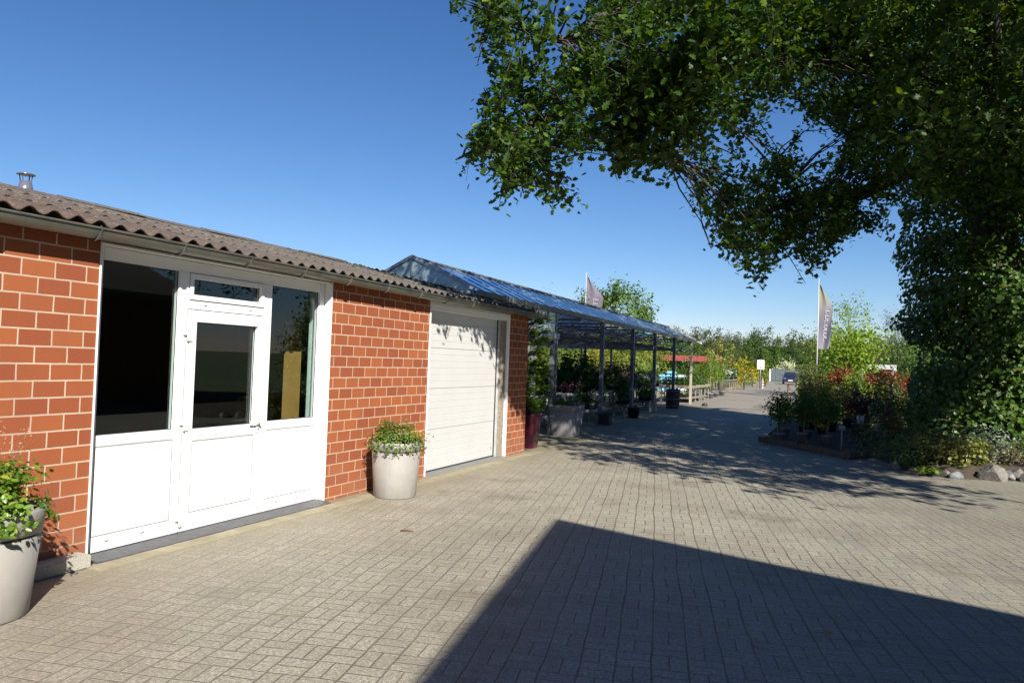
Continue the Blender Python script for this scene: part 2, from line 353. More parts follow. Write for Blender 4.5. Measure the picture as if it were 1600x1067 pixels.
# ------------------------------------------------------------------ foliage
T_OVAL = (np.array([(0, 0, 0), (0, 1, .0), (.26, .3, .07), (.24, .7, .07), (-.26, .3, .07), (-.24, .7, .07)], float), [(0, 2, 3, 1), (0, 1, 5, 4)])
T_WIDE = (np.array([(0, 0, 0), (0, 1, 0), (.40, .25, .08), (.34, .68, .08), (-.40, .25, .08), (-.34, .68, .08)], float), [(0, 2, 3, 1), (0, 1, 5, 4)])
T_BLADE = (np.array([(0, 0, 0), (0, 1, -.12), (.07, .3, .02), (.06, .7, -.03), (-.07, .3, .02), (-.06, .7, -.03)], float), [(0, 2, 3, 1), (0, 1, 5, 4)])
_o = [(0.0, 0.0), (.10, .10), (.26, .20), (.15, .34), (.36, .50), (.20, .60), (.30, .78), (.12, .86), (0, 1.0)]
T_OAK = (np.array([(0, 0, 0)]+[(x, y, .22*x) for x, y in _o[1:-1]]+[(0, 1, 0)]+[(-x, y, .22*x) for x, y in _o[1:-1][::-1]], float),
         [(0, 1, 2, 3, 4, 5, 6, 7, 8), (0, 8, 9, 10, 11, 12, 13, 14, 15)])
_m = [(.0, 0), (.16, .12), (.46, .16), (.24, .34), (.42, .62), (.14, .56), (0, 1)]
T_MAPLE = (np.array([(0, 0, 0)]+[(x, y, .15*x) for x, y in _m[1:-1]]+[(0, 1, 0)]+[(-x, y, .15*x) for x, y in _m[1:-1][::-1]], float),
           [(0, 1, 2, 3, 4, 5, 6), (0, 6, 7, 8, 9, 10, 11)])
def leaf_mesh(name, C, size, tmpl, up=.5, down=0.0, rg=None, outward=None, ow=.6):
    """one mesh of single leaves: C centres, size per leaf or scalar"""
    rg = rg or rng
    C = np.asarray(C, float); n = len(C); tv, tf = tmpl; k = len(tv)
    nrm = rg.normal(size=(n, 3)); nrm /= np.linalg.norm(nrm, axis=1)[:, None]
    nrm = nrm*(1-up)+np.array([0, 0, 1.0])*up
    if outward is not None: nrm = nrm+outward*ow
    nrm /= np.linalg.norm(nrm, axis=1)[:, None]+1e-9
    dr = rg.normal(size=(n, 3)); dr[:, 2] -= down
    if outward is not None: dr += outward*.5
    dr -= (dr*nrm).sum(1)[:, None]*nrm; dr /= np.linalg.norm(dr, axis=1)[:, None]+1e-9
    sd = np.cross(dr, nrm)
    s = np.asarray(size, float)*np.ones(n)*rg.uniform(.7, 1.25, n)
    V = C[:, None, :]+s[:, None, None]*(sd[:, None, :]*tv[None, :, 0:1]+dr[:, None, :]*(tv[None, :, 1:2]-.5)+nrm[:, None, :]*tv[None, :, 2:3])
    V = V.reshape(-1, 3)
    loops = []; lt = []
    base = (np.arange(n)*k)[:, None]
    idx = np.concatenate([base+np.array(f)[None, :] for f in tf], axis=1).reshape(-1)
    lens = np.tile([len(f) for f in tf], n)
    me = bpy.data.meshes.new(name)
    me.vertices.add(len(V)); me.vertices.foreach_set('co', V.astype(np.float32).ravel())
    me.loops.add(len(idx)); me.loops.foreach_set('vertex_index', idx.astype(np.int32))
    me.polygons.add(len(lens)); st = np.concatenate([[0], np.cumsum(lens)[:-1]])
    me.polygons.foreach_set('loop_start', st.astype(np.int32)); me.polygons.foreach_set('loop_total', lens.astype(np.int32))
    me.update(calc_edges=True); me.validate()
    return me
def clump_pts(n, center, rad, k=14, spread=.28, bottom=-1.0, shell=.55, rg=None):
    """leaf centres gathered in clumps spread through an ellipsoid"""
    rg = rg or rng
    d = rg.normal(size=(k, 3)); d /= np.linalg.norm(d, axis=1)[:, None]
    d[:, 2] = np.maximum(d[:, 2], bottom); rr = shell+(1-shell)*rg.random(k)**.7
    cc = d*rr[:, None]; a = rg.integers(0, k, n)
    w_ = rg.uniform(.6, 1.3, k)
    P = cc[a]+rg.normal(size=(n, 3))*spread*w_[a][:, None]
    return np.asarray(center)+P*np.asarray(rad)
OUT = lambda P, c: (lambda q: q/(np.linalg.norm(q, axis=1)[:, None]+1e-9))(np.asarray(P)-np.asarray(c))

OAK1 = leafmat('oak_leaf', (.017, .046, .005), (.046, .098, .008), (.13, .20, .018), .36, .5, .14)
CLIMB = leafmat('climber_leaf', (.028, .068, .010), (.085, .155, .022), None, .3, .42)
CLFLOW = leafmat('climber_flower', (.24, .29, .09), (.42, .45, .17), None, .35, .7)
GREEN = leafmat('mid_green_leaf', (.045, .105, .018), (.11, .20, .03), None, .38)
DKGREEN = leafmat('dark_green_leaf', (.026, .066, .018), (.065, .13, .03), None, .3)
LIME = leafmat('yellow_green_leaf', (.15, .20, .025), (.30, .33, .04), None, .4)
GOLD = leafmat('golden_leaf', (.30, .24, .02), (.48, .36, .03), None, .35)
REDTIP = leafmat('red_tipped_leaf', (.16, .045, .02), (.34, .11, .05), (.12, .13, .03), .3, .5, .25)
PURPLE = leafmat('purple_leaf', (.06, .014, .02), (.16, .035, .045), None, .3)
FRESH = leafmat('fresh_spring_leaf', (.09, .16, .02), (.20, .28, .04), None, .45)
BLUEG = leafmat('blue_green_leaf', (.05, .085, .07), (.10, .15, .12), None, .25)
VARIEG = leafmat('variegated_leaf', (.14, .17, .05), (.40, .40, .24), (.06, .10, .02), .3, .5, .3)
MIXG = leafmat('planter_leaf', (.06, .13, .018), (.17, .27, .03), (.30, .28, .04), .35, .35, .10)
POTL = leafmat('planter_leaf_dark', (.06, .12, .02), (.16, .24, .035), (.26, .16, .07), .35, .4, .10)
FARG = leafmat('far_leaf_green', (.045, .090, .022), (.085, .14, .035), None, .42, .8)
FARO = leafmat('far_leaf_olive', (.075, .09, .032), (.12, .13, .05), None, .42, .8)
FARL = leafmat('far_leaf_bright', (.07, .14, .025), (.12, .20, .04), None, .42, .8)
WHITEF = leafmat('white_petal', (.5, .5, .46), (.65, .65, .62), None, .2)
PINKF = leafmat('pink_petal', (.42, .10, .20), (.60, .22, .32), None, .2)
YELF = leafmat('yellow_petal', (.55, .42, .03), (.70, .55, .05), None, .2)

# ================================================================== SETTING
def sheet(name, pts, z, mat):
    mb = MB(); mb.poly([(x, y, z) for x, y in pts]); return tag(mb.build(name, mat), kind='structure')
sheet('ground', [(-900, -300), (900, -300), (900, 1500), (-900, 1500)], -.03, GRASS)
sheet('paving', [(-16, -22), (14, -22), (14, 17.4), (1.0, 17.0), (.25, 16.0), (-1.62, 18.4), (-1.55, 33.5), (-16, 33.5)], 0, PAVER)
sheet('road', [(-16, 33.5), (-1.55, 33.5), (-1.2, 40), (-1.6, 84), (-1.0, 108), (-2.5, 118), (-16, 118), (-9.3, 100), (-8.4, 80), (-6.9, 46), (-16, 40)], -.004, ASPH)
sheet('nursery_ground', [(-1.55, 18.6), (.2, 16.05), (.95, 17), (12, 17.4), (14, 60), (-1.1, 60), (-1.3, 40), (-1.55, 33.5)], -.012, SOIL)
sheet('gravel_yard', [(-16, 40), (-6.9, 46), (-8.4, 80), (-40, 80), (-40, 15), (-16, 15)], -.008, ASPH)
# pale edge stones along the wall
ES = simple('edge_stone', (.26, .23, .155), .85, var=.25, scale=3, bump=.4)
mb = MB()
y = -6.0
while y < 13.0:
    L = random.uniform(.19, .21); dz = random.uniform(.004, .007)
    if y > 3.9: mb.box((-5.18, y+.003, -.02), (-5.0, y+L-.003, dz))
    y += L
tag(mb.build('paving_edge_strip', ES), kind='structure')

# ================================================================== BRICK BUILDING
B = thing('brick_building', (-5.31, 8, 0), 'long low red brick building with corrugated roof, white shop front and white garage door', 'building')
WX = -5.31
mb = MB()
mb.box((WX-.30, -6, .0), (WX, 4.045, 2.50)); mb.box((WX-.30, 6.985, 0), (WX, 9.225, 2.50)); mb.box((WX-.30, 12.06, 0), (WX, 12.92, 2.50))
mb.box((-5.95, 12.62, 0), (WX-.302, 12.92, 2.55)); mb.box((-14, -6.3, 0), (WX-.31, -6.0, 2.5)); mb.box((-14.3, -6.3, 0), (-14, 12, 2.5))
mb.box((-13.99, 11.7, 0), (-5.95, 11.95, 2.5))
wall = mb.build('wall', BRICK, B)
mb = MB(); mb.box((WX-.02, -6, 0), (-5.155, 3.985, .098)); mb.build('plinth', GRANITE, B, bevel=.008)
# roof: two overlapping rows of corrugated sheets on the yard side, one plain slope behind
EX, EZ, SL = -5.10, 2.600, .222
P_, A_ = .177, .023
def corr(x0, x1, y0, y1, dz, nx=5, th=.009):
    mb = MB(); ny = int((y1-y0)/P_*8)+1
    xs = np.linspace(x0, x1, nx); V = []
    for s in (0, -th):
        for i, x in enumerate(xs):
            for j in range(ny):
                yy = y0+(y1-y0)*j/(ny-1)
                ph = 2*math.pi*(yy-3.2+.04)/P_
                sag = .006*math.sin(yy*1.7+x)+.004*math.sin(yy*4.1)
                V.append((x+(.012*math.sin(math.floor((yy)/.885)*12.9) if i == 0 else 0), yy, EZ+(EX-x)*SL+A_*math.cos(ph)+dz+s+sag))
    F = []; o = nx*ny
    for i in range(nx-1):
        for j in range(ny-1):
            a = i*ny+j; F.append((a, a+1, a+ny+1, a+ny)); F.append((o+a, o+a+ny, o+a+ny+1, o+a+1))
    for j in range(ny-1):
        F.append((j, o+j, o+j+1, j+1)); q = (nx-1)*ny; F.append((q+j, q+j+1, o+q+j+1, o+q+j))
    for i in range(nx-1):
        a = i*ny; F.append((a, a+ny, o+a+ny, o+a)); a += ny-1; F.append((a, o+a, o+a+ny, a+ny))
    mb.add(V, F, 0, True); return mb
roof = corr(EX, -6.35, -6.5, 13.32, 0).build('roof', ROOF, B)
corr(-6.2, -7.75, -6.5, 12.05, .013).build('roof_sheet', ROOF, roof)
corr(-7.6, -9.05, -6.5, 12.05, .026).build('roof_sheet', ROOF, roof)
mb = MB(); zr = EZ+(EX+9.05)*SL+.026
mb.add([(-9.05, -6.5, zr), (-9.05, 12.05, zr), (-14.4, 12.05, 2.55), (-14.4, -6.5, 2.55)], [(0, 1, 2, 3)])
mb.build('roof_sheet', ROOF, roof)
mb = MB()
for k in range(16):                                     # ridge cap pieces, laid with small laps
    y0 = -6.5+k*1.16; mb.prism([(-8.86, y0, zr-.02+.012*(k % 2)), (-9.05, y0, zr+.05+.012*(k % 2)), (-9.24, y0, zr-.03+.012*(k % 2)), (-9.05, y0, zr+.02+.012*(k % 2))], (0, 1.2, 0))
mb.build('ridge_cap', ROOF, roof)
mb = MB()                                               # moss cushions and grit heaped along the far verge
for k in range(120):
    x = random.uniform(-8.9, -5.3); yy = (12.0 if x < -6.3 else 13.25)+random.uniform(-.35, .03)
    if random.random() < .35: yy -= random.uniform(0, 1.6)
    r = random.uniform(.015, .045); z = EZ+(EX-x)*SL+(.013 if x < -6.2 else 0)+(.013 if x < -7.6 else 0)+.018
    mb.lathe((x, yy, z), [(r*1.3, -.01), (r*1.1, r*.5), (r*.4, r), (.001, r*1.05)], 7)
MOSS = simple('dark_roof_moss', (.035, .034, .022), .98, var=.4, scale=30); m_ = mb.build('moss', MOSS, roof); m_['kind'] = 'stuff'
mb = MB(); mb.box((-5.34, -6.4, 2.50), (-5.325, 13.2, 2.575)); mb.build('fascia_board', OLDWOOD, B)
mb = MB(); mb.box((-5.9, -6.3, 2.505), (-5.341, 12.9, 2.53)); mb.build('eaves_board', DARKINT, B)
# gutter: a half round trough with a rolled lip
mb = MB(); gx, gz, gr = -5.175, 2.562, .078
prof = []
for k in range(13):
    a = math.pi+math.pi*k/12; prof.append((gx-gr*math.cos(a)*-1*-1, gz+gr*math.sin(a)))
prof = [(gx+gr*math.cos(math.pi+math.pi*k/12), gz+gr*math.sin(math.pi+math.pi*k/12)) for k in range(13)]
inner = [(gx+(gr-.004)*math.cos(math.pi+math.pi*k/12), gz+(gr-.004)*math.sin(math.pi+math.pi*k/12)) for k in range(13)][::-1]
ring = prof+inner; ys = np.linspace(-6.5, 13.42, 60); V = []
for yy in ys:
    for (x, z) in ring: V.append((x, yy, z-.006*math.sin(yy*.9)))
n = len(ring); F = [(i*n+k, i*n+(k+1) % n, (i+1)*n+(k+1) % n, (i+1)*n+k) for i in range(len(ys)-1) for k in range(n)]
F.append(tuple(range(13))[::-1]); F.append(tuple(len(V)-n+k for k in range(13)))
mb.add(V, F, 0, True); mb.tube([(gx+gr+.004, yy, gz-.006*math.sin(yy*.9)) for yy in ys], .0095, 8)
gut = mb.build('gutter', ZINC, B)
for yy in [-5.6+.79*k for k in range(24)]:
    mb = MB(); pts = [(gx+(gr+.004)*math.cos(math.pi+math.pi*k/10), yy, gz-.006*math.sin(yy*.9)+(gr+.004)*math.sin(math.pi+math.pi*k/10)) for k in range(11)]
    for a, b in zip(pts[:-1], pts[1:]): mb.bar(a, b, .028, .004, up=(0, 1, 0))
    mb.bar(pts[-1], (gx+gr-.01, yy, gz+.014), .028, .004, up=(0, 1, 0)); mb.build('gutter_bracket', ZINC, gut)
mb = MB(); mb.tube([(-5.24, 13.10, 2.47), (-5.26, 13.10, 2.38), (-5.33, 13.0, 2.25), (-5.42, 12.98, 2.05), (-5.50, 12.97, 0.05)], .030, 12); mb.build('downpipe', ZINC, B)
# flue on the ridge
fx, fy = -9.3, 6.02; zf = 3.53
mb = MB(); mb.lathe((fx, fy, 0), [(.085, zf-.4), (.085, zf+.02), (.09, zf+.05), (.062, zf+.16), (.056, zf+.16), (.078, zf+.03)], 24)
fl = mb.build('flue', STEEL, B)
mb = MB(); mb.lathe((fx, fy, 0), [(.002, zf+.265), (.085, zf+.256), (.105, zf+.246), (.105, zf+.24), (.002, zf+.246)], 24)
for k in range(4):
    a = k*math.pi/2+.5; mb.bar((fx+.06*math.cos(a), fy+.06*math.sin(a), zf+.13), (fx+.08*math.cos(a), fy+.08*math.sin(a), zf+.245), .012, .006)
mb.build('flue_cap', STEEL, fl)
# ---- shop front (frame plane at FX)
FX = -5.40
mb = MB()
fd = .07                                               # profile depth
def fbox(y0, y1, z0, z1, x1=FX, d=fd, mbx=None): (mbx or mb).box((x1-d, y0, z0), (x1, y1, z1))
fbox(4.06, 4.15, .03, 2.48); fbox(6.88, 6.968, .03, 2.48)                     # outer stiles
fbox(4.15, 6.88, 2.375, 2.48)                                                 # head
fbox(4.915, 5.02, .03, 2.375); fbox(5.985, 6.105, .03, 2.375)                 # mullions
fbox(4.15, 4.915, .875, .962); fbox(6.105, 6.88, .875, .962)                  # sills of the side lights
fbox(4.15, 4.915, .03, .155); fbox(6.105, 6.88, .03, .155)                    # bottom rails
fbox(5.02, 5.985, 2.045, 2.125)                                               # rail between door and top light
mb.box((FX-.001, 4.046, 0.0), (WX+.012, 4.06, 2.50)); mb.box((FX-.02, 6.968, 0.0), (WX+.012, 6.984, 2.50))   # side covers
mb.box((FX-.001, 4.061, 2.481), (WX+.008, 6.967, 2.499))                       # top cover
mb.box((WX-.002, 4.046, .03), (WX+.012, 4.045-.0, .031)) if False else None
sf = mb.build('shop_front_frame', UPVC, B, bevel=.004)
def pane(y0, y1, z0, z1, parent, x=FX-.035):
    q = MB(); q.box((x-.012, y0-.01, z0-.01), (x, y1+.01, z1+.01)); q.build('window_pane', GLASS, parent)
def gasket(y0, y1, z0, z1, parent, name='glazing_seal'):
    q = MB(); e = .006; x0, x1 = FX-.034, FX-.028
    q.box((x0, y0, z0), (x1, y0+e, z1)); q.box((x0, y1-e, z0), (x1, y1, z1)); q.box((x0, y0+e, z0), (x1, y1-e, z0+e)); q.box((x0, y0+e, z1-e), (x1, y1-e, z1)); q.build(name, BLACK, parent)
pane(4.15, 4.915, .962, 2.375, sf); gasket(4.15, 4.915, .962, 2.375, sf)
pane(6.105, 6.88, .962, 2.375, sf); gasket(6.105, 6.88, .962, 2.375, sf)
def lower(y0, y1, z0, z1, parent):
    q = MB(); q.box((FX-.05, y0+.008, z0+.008), (FX-.004, y1-.008, z1-.008)); q.build('lower_panel', PANEL, parent, bevel=.002)
GAPSHADE = simple('pale_grey_gap_shade', (.30, .30, .30), .6)  # grey that paints in the shade of the panel and door gaps
def panel_gap_shade(y0, y1, z0, z1, parent, x):  # thin grey strips drawing the shaded groove round a panel
    q = MB(); e = .007; x0, x1 = x-.006, x
    q.box((x0, y0, z0), (x1, y0+e, z1)); q.box((x0, y1-e, z0), (x1, y1, z1)); q.box((x0, y0+e, z0), (x1, y1-e, z0+e)); q.box((x0, y0+e, z1-e), (x1, y1-e, z1)); q.build('panel_gap_shade', GAPSHADE, parent)
panel_gap_shade(4.15, 4.915, .155, .875, sf, FX-.0015); panel_gap_shade(6.105, 6.88, .155, .875, sf, FX-.0015)
lower(4.15, 4.915, .155, .875, sf); lower(6.105, 6.88, .155, .875, sf)
SLOTM = simple('grey_slot_cover', (.16, .16, .16), .5)
for y0, z0 in ((4.28, .10), (4.62, .10), (6.28, .10), (6.62, .10), (5.20, 2.085), (5.78, 2.085)):
    mb = MB(); mb.box((FX-.004, y0, z0), (FX+.003, y0+.035, z0+.009)); mb.build('drain_slot', SLOTM, sf)
# opening top light
mb = MB(); x1 = FX+.012
for (a, b_, c_, d_) in ((5.026, 5.979, 2.13, 2.178), (5.026, 5.979, 2.322, 2.370), (5.026, 5.065, 2.178, 2.322), (5.94, 5.979, 2.178, 2.322)): mb.box((FX-.06, a, c_), (x1, b_, d_))
tl = mb.build('top_light', UPVC, B, bevel=.003); pane(5.065, 5.94, 2.178, 2.322, tl); gasket(5.065, 5.94, 2.178, 2.322, tl)
# door leaf
mb = MB(); x1 = FX+.014
def dbox(y0, y1, z0, z1): mb.box((FX-.055, y0, z0), (x1, y1, z1))
dbox(5.012, 5.115, .035, 2.038); dbox(5.905, 5.995, .035, 2.038); dbox(5.115, 5.905, 1.93, 2.038); dbox(5.115, 5.905, .845, .95); dbox(5.115, 5.905, .035, .19)
door = mb.build('shop_door', UPVC, B, bevel=.004)
pane(5.115, 5.905, .95, 1.93, door); gasket(5.115, 5.905, .95, 1.93, door)
q = MB(); q.box((FX-.04, 5.123, .198), (FX+.009, 5.897, .837)); q.build('lower_panel', PANEL, door, bevel=.002)
for z in (1.80, .99, .13):
    q = MB(); q.tube([(x1+.012, 5.008, z-.05), (x1+.012, 5.008, z+.05)], .011, 10); q.box((FX, 4.965, z+.008), (x1+.010, 5.007, z+.045)); q.box((x1, 5.009, z-.045), (x1+.012, 5.06, z-.008)); q.build('hinge', UPVC, door)
q = MB(); q.box((x1, 5.93, .86), (x1+.010, 5.965, 1.02)); q.tube([(x1+.01, 5.948, .975), (x1+.055, 5.948, .975), (x1+.055, 5.93, .975), (x1+.05, 5.80, .975)], .0105, 10); q.build('door_handle', UPVC, door, bevel=.002)
q = MB(); q.lathe((0, 0, 0), [(.001, .0), (.009, .0), (.009, .012), (.001, .012)], 12)
q.v = [(x1+.008+z, 5.948+x, .90+y_) for x, y_, z in q.v]; q.build('lock_cylinder', STEEL, door)
panel_gap_shade(5.115, 5.905, .19, .845, door, FX+.0125)
for ya, za, yb, zb in ((5.0015, .036, 5.0105, 2.046), (5.9965, .036, 6.0035, 2.046)):  # grey strips paint the shadow gap between door leaf and frame
    q = MB(); q.box((FX-.02, ya, za), (FX+.004, yb, zb)); q.build('door_gap_shade', GAPSHADE, door)
q = MB(); q.box((FX-.05, 5.0, .012), (FX+.03, 6.0, .032)); q.build('door_seal', BLACK, door)
mb = MB(); mb.prism([(FX+.031, 4.062, .0), (-5.185, 4.062, .0), (-5.185, 4.062, .012), (FX+.031, 4.062, .036)], (0, 2.903, 0)); mb.build('door_sill', DARKSILL, B, bevel=.003)
# shop interior
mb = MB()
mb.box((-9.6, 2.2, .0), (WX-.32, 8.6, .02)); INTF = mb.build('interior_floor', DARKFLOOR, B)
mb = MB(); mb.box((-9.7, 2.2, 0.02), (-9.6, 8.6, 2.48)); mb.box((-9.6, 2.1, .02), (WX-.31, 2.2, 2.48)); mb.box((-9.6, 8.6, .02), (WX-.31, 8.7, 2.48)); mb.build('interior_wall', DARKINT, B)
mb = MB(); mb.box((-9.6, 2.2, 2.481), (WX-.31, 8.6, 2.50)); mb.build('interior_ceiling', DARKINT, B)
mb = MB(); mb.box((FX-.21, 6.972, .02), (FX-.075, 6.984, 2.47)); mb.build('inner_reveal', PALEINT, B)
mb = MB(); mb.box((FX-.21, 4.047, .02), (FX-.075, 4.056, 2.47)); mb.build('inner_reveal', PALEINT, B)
# ---- garage door
GX = -5.45
mb = MB(); mb.box((WX-.16, 9.226, 0), (WX+.006, 9.262, 2.50)); mb.box((GX-.05, 9.263, 2.375), (WX-.02, 12.02, 2.50)); mb.box((WX-.16, 12.03, 0), (WX+.006, 12.058, 2.50)); mb.box((WX-.019, 9.263, 2.44), (WX-.004, 12.029, 2.499))
gf = mb.build('garage_frame', PANEL, B, bevel=.003)
RAILM = simple('grey_white_rail', (.40, .41, .41), .4)
for ya, yb in ((9.264, 9.33), (11.82, 11.875)):
    mb = MB(); mb.box((GX-.02, ya, 0), (GX+.045, yb, 2.374)); mb.build('guide_rail', RAILM, gf, bevel=.004)
mb = MB(); mb.box((GX-.03, 11.8, .01), (GX+.02, 11.819, 2.374)); mb.box((GX-.03, 9.331, .004), (GX+.012, 11.8, .03)); mb.build('rubber_seal', BLACK, gf)
mb = MB(); mb.box((GX-.04, 11.876, 0), (GX+.09, 12.028, 2.374)); mb.build('timber_post', OLDWOOD, gf, bevel=.004)
# sectional leaf: profiled ribs and three deeper section joints
prof = []; z = .031
zs = []
k = 0
while z < 2.37:
    sec = abs((z-.0) % .6) < .05 and z > .3
    h = .1
    prof += [(GX+.006, z+.004), (GX+.006, min(z+h-.006, 2.37))]
    z += h
    prof += [(GX+(-.004 if k % 6 == 5 else .002), min(z-.003, 2.372)), (GX+(-.004 if k % 6 == 5 else .002), min(z+.001, 2.373))]; k += 1
mb = MB(); n = len(prof); V = [(x, 9.332, zz) for x, zz in prof]+[(x, 11.799, zz) for x, zz in prof]
mb.add(V, [(i, i+1, n+i+1, n+i) for i in range(n-1)]); mb.box((GX-.045, 9.332, .032), (GX-.012, 11.799, 2.373))
gd = mb.build('garage_door', GAR, B)
mb = MB(); mb.box((GX+.007, 11.70, .15), (GX+.012, 11.735, .19)); mb.build('lock_plate', simple('grey_lock', (.3, .3, .3), .4), gd)
mb = MB(); mb.prism([(GX-.06, 9.263, 0), (WX+.03, 9.263, 0), (WX+.02, 9.263, .006), (GX-.06, 9.263, .022)], (0, 2.766, 0)); mb.build('garage_sill', DGREY, B)
# board inside the shop window
mb = MB(); mb.box((-5.98, 7.00, .022), (-5.94, 7.26, 2.05))
tag(mb.build('wooden_board', OAKBOARD, None, loc=(-5.96, 7.13, .022)), 'orange brown wooden board standing inside behind the right shop window', 'board')

# ================================================================== GREENHOUSE WITH OPEN CANOPY
G = thing('greenhouse', (-6.05, 12.06, 0), 'long glass roofed greenhouse whose far bays are an open sales canopy on steel posts', 'greenhouse')
EY0, EYC, EY1 = 12.06, 16.46, 35.3
EXG, ZE, RX, ZR, PITX = -6.05, 2.93, -7.36, 3.545, 2.62
BAYS = 4
for bidx in range(BAYS):
    e0 = EXG-PITX*bidx; r0 = RX-PITX*bidx; e1 = EXG-PITX*(bidx+1)
    mb = MB()
    for (xa, za, xb, zb) in ((e0, ZE, r0, ZR), (r0, ZR, e1, ZE)):
        mb.add([(xa, EY0, za), (xa, EY1, za), (xb, EY1, zb), (xb, EY0, zb)], [(0, 1, 2, 3)])
    ro = mb.build('glass_roof', ROOFGLASS, G)
    mb = MB(); y = EY0; k = 0
    while y <= EY1+.01:
        for (xa, za, xb, zb) in ((e0, ZE, r0, ZR), (r0, ZR, e1, ZE)):
            mb.bar((xa, y, za+.006), (xb, y, zb+.006), .022 if k % 2 else .032, .010)
        y += .575; k += 1
    mb.build('glazing_bars', GALV if bidx else DPOST, ro)
    mb = MB(); mb.bar((r0, EY0-.02, ZR+.02), (r0, EY1, ZR+.02), .05, .028); mb.build('ridge', DPOST, ro)
    mb = MB(); mb.add([(e0, EY0, ZE), (r0, EY0, ZR), (e1, EY0, ZE), (e1, EY0, 2.45), (e0, EY0, 2.45)], [(0, 1, 2, 3, 4)]); gg = mb.build('gable_glass', SIDEGLASS, G)
    mb = MB(); mb.bar((e0+.01, EY0-.012, ZE+.02), (r0, EY0-.012, ZR+.03), .05, .055); mb.bar((r0, EY0-.012, ZR+.03), (e1, EY0-.012, ZE+.02), .05, .055); mb.bar((r0, EY0-.013, 2.45), (r0, EY0-.013, ZR), .035, .03); mb.build('gable_bars', GALV, gg)
    mb = MB(); mb.bar((e0, EY1+.03, ZE+.03), (r0, EY1+.03, ZR+.04), .06, .09); mb.bar((r0, EY1+.03, ZR+.04), (e1, EY1+.03, ZE+.03), .06, .09); mb.build('end_rafter', CREAM, G)
# eaves gutters
for k in range(BAYS+1):
    x = EXG-PITX*k; mb = MB(); mb.prism([(x-.08, EY0, ZE+.01), (x-.05, EY0, ZE-.09), (x+.05, EY0, ZE-.09), (x+.08, EY0, ZE+.01), (x+.06, EY0, ZE+.01), (x+.04, EY0, ZE-.07), (x-.04, EY0, ZE-.07), (x-.06, EY0, ZE+.01)], (0, EY1-EY0+.1, 0)); mb.build('eaves_gutter', GALV if k == 0 else DPOST, G)
mb = MB(); mb.tube([(EXG+.02, EY1+.1, ZE-.05), (EXG+.16, EY1+.12, ZE-.10), (EXG+.24, EY1+.13, ZE-.16)], .05, 10); mb.build('gutter_spout', PANEL, G)
PY = [20.2, 23.6, 26.8, 30.3]
POSTS = [(EXG, y, .052) for y in PY]
for (x, y, r) in POSTS:
    mb = MB(); mb.box((x-r, y-r, 0), (x+r, y+r, ZE-.09)); mb.box((x-.12, y-.12, 0), (x+.12, y+.12, .02)); mb.build('post', DPOST, G, bevel=.006)
mb = MB(); mb.box((EXG-.05, EY1-1.1, 0), (EXG+.05, EY1-1.0, ZE-.09)); mb.build('post', CREAM, G, bevel=.005)
for bx in (1, 2, 3, 4):
    for y in [16.46]+PY+[34.25]:
        mb = MB(); x = EXG-PITX*bx; mb.box((x-.036, y-.036, 0), (x+.036, y+.036, ZE-.09))
        mb.build('post', simple('rust_brown_post', (.12, .05, .035), .7) if (bx == 2 and y == 20.2) else DPOST, G)
for y in PY+[34.25, 18.3, 21.9, 25.2, 28.5, 32.2]:       # lattice girders across the bays
    mb = MB(); xa, xb = EXG, EXG-PITX*BAYS
    mb.bar((xa, y, 2.80), (xb, y, 2.80), .05, .05); mb.bar((xa, y, 2.40), (xb, y, 2.40), .045, .045)
    n = 16
    for k in range(n):
        a = xa+(xb-xa)*k/n; b = xa+(xb-xa)*(k+1)/n
        mb.bar((a, y, 2.40 if k % 2 else 2.80), (b, y, 2.80 if k % 2 else 2.40), .02, .02)
    mb.build('lattice_girder', DPOST, G)
mb = MB()
for x in (-6.4, -7.36, -8.3, -9.0, -9.98, -10.9): mb.bar((x, EYC, 2.55), (x, EY1-1, 2.55), .03, .03)
mb.build('tie_rods', DPOST, G)
# closed part: front wall glazed above a metal beam, door opening below
mb = MB(); mb.box((EXG-.008, 12.95, 2.36), (EXG, EYC, 2.84)); wg = mb.build('wall_glass', SIDEGLASS, G)
mb = MB()
for y in (13.0, 13.72, 14.43, 15.15, 15.86, 16.42): mb.box((EXG-.02, y-.018, 2.36), (EXG+.022, y+.018, 2.84))
mb.box((EXG-.021, 12.95, 2.585), (EXG+.018, EYC, 2.605)); mb.build('glazing_bars', GALV, wg)
mb = MB(); mb.box((EXG-.06, 12.95, 2.22), (EXG+.07, EYC+.04, 2.355)); mb.build('lintel_beam', GALV, G, bevel=.006)
for y in (16.40, 16.22, 15.05): 
    mb = MB(); mb.box((EXG-.05, y-.05, 0), (EXG+.05, y+.05, 2.219)); mb.build('door_post', DPOST if y > 16 else GALV, G, bevel=.005)
mb = MB(); mb.box((EXG-.10, 12.95, .02), (EXG-.075, 15.0, 2.219)); gs = mb.build('sliding_door', SIDEGLASS, G)
mb = MB()
for y in (13.5, 14.2, 14.95): mb.box((EXG-.073, y-.03, .03), (EXG-.05, y+.03, 2.21))
for z in (.05, .75, 2.15): mb.box((EXG-.074, 12.96, z), (EXG-.049, 15.0, z+.06))
mb.build('door_frame', GALV, gs)

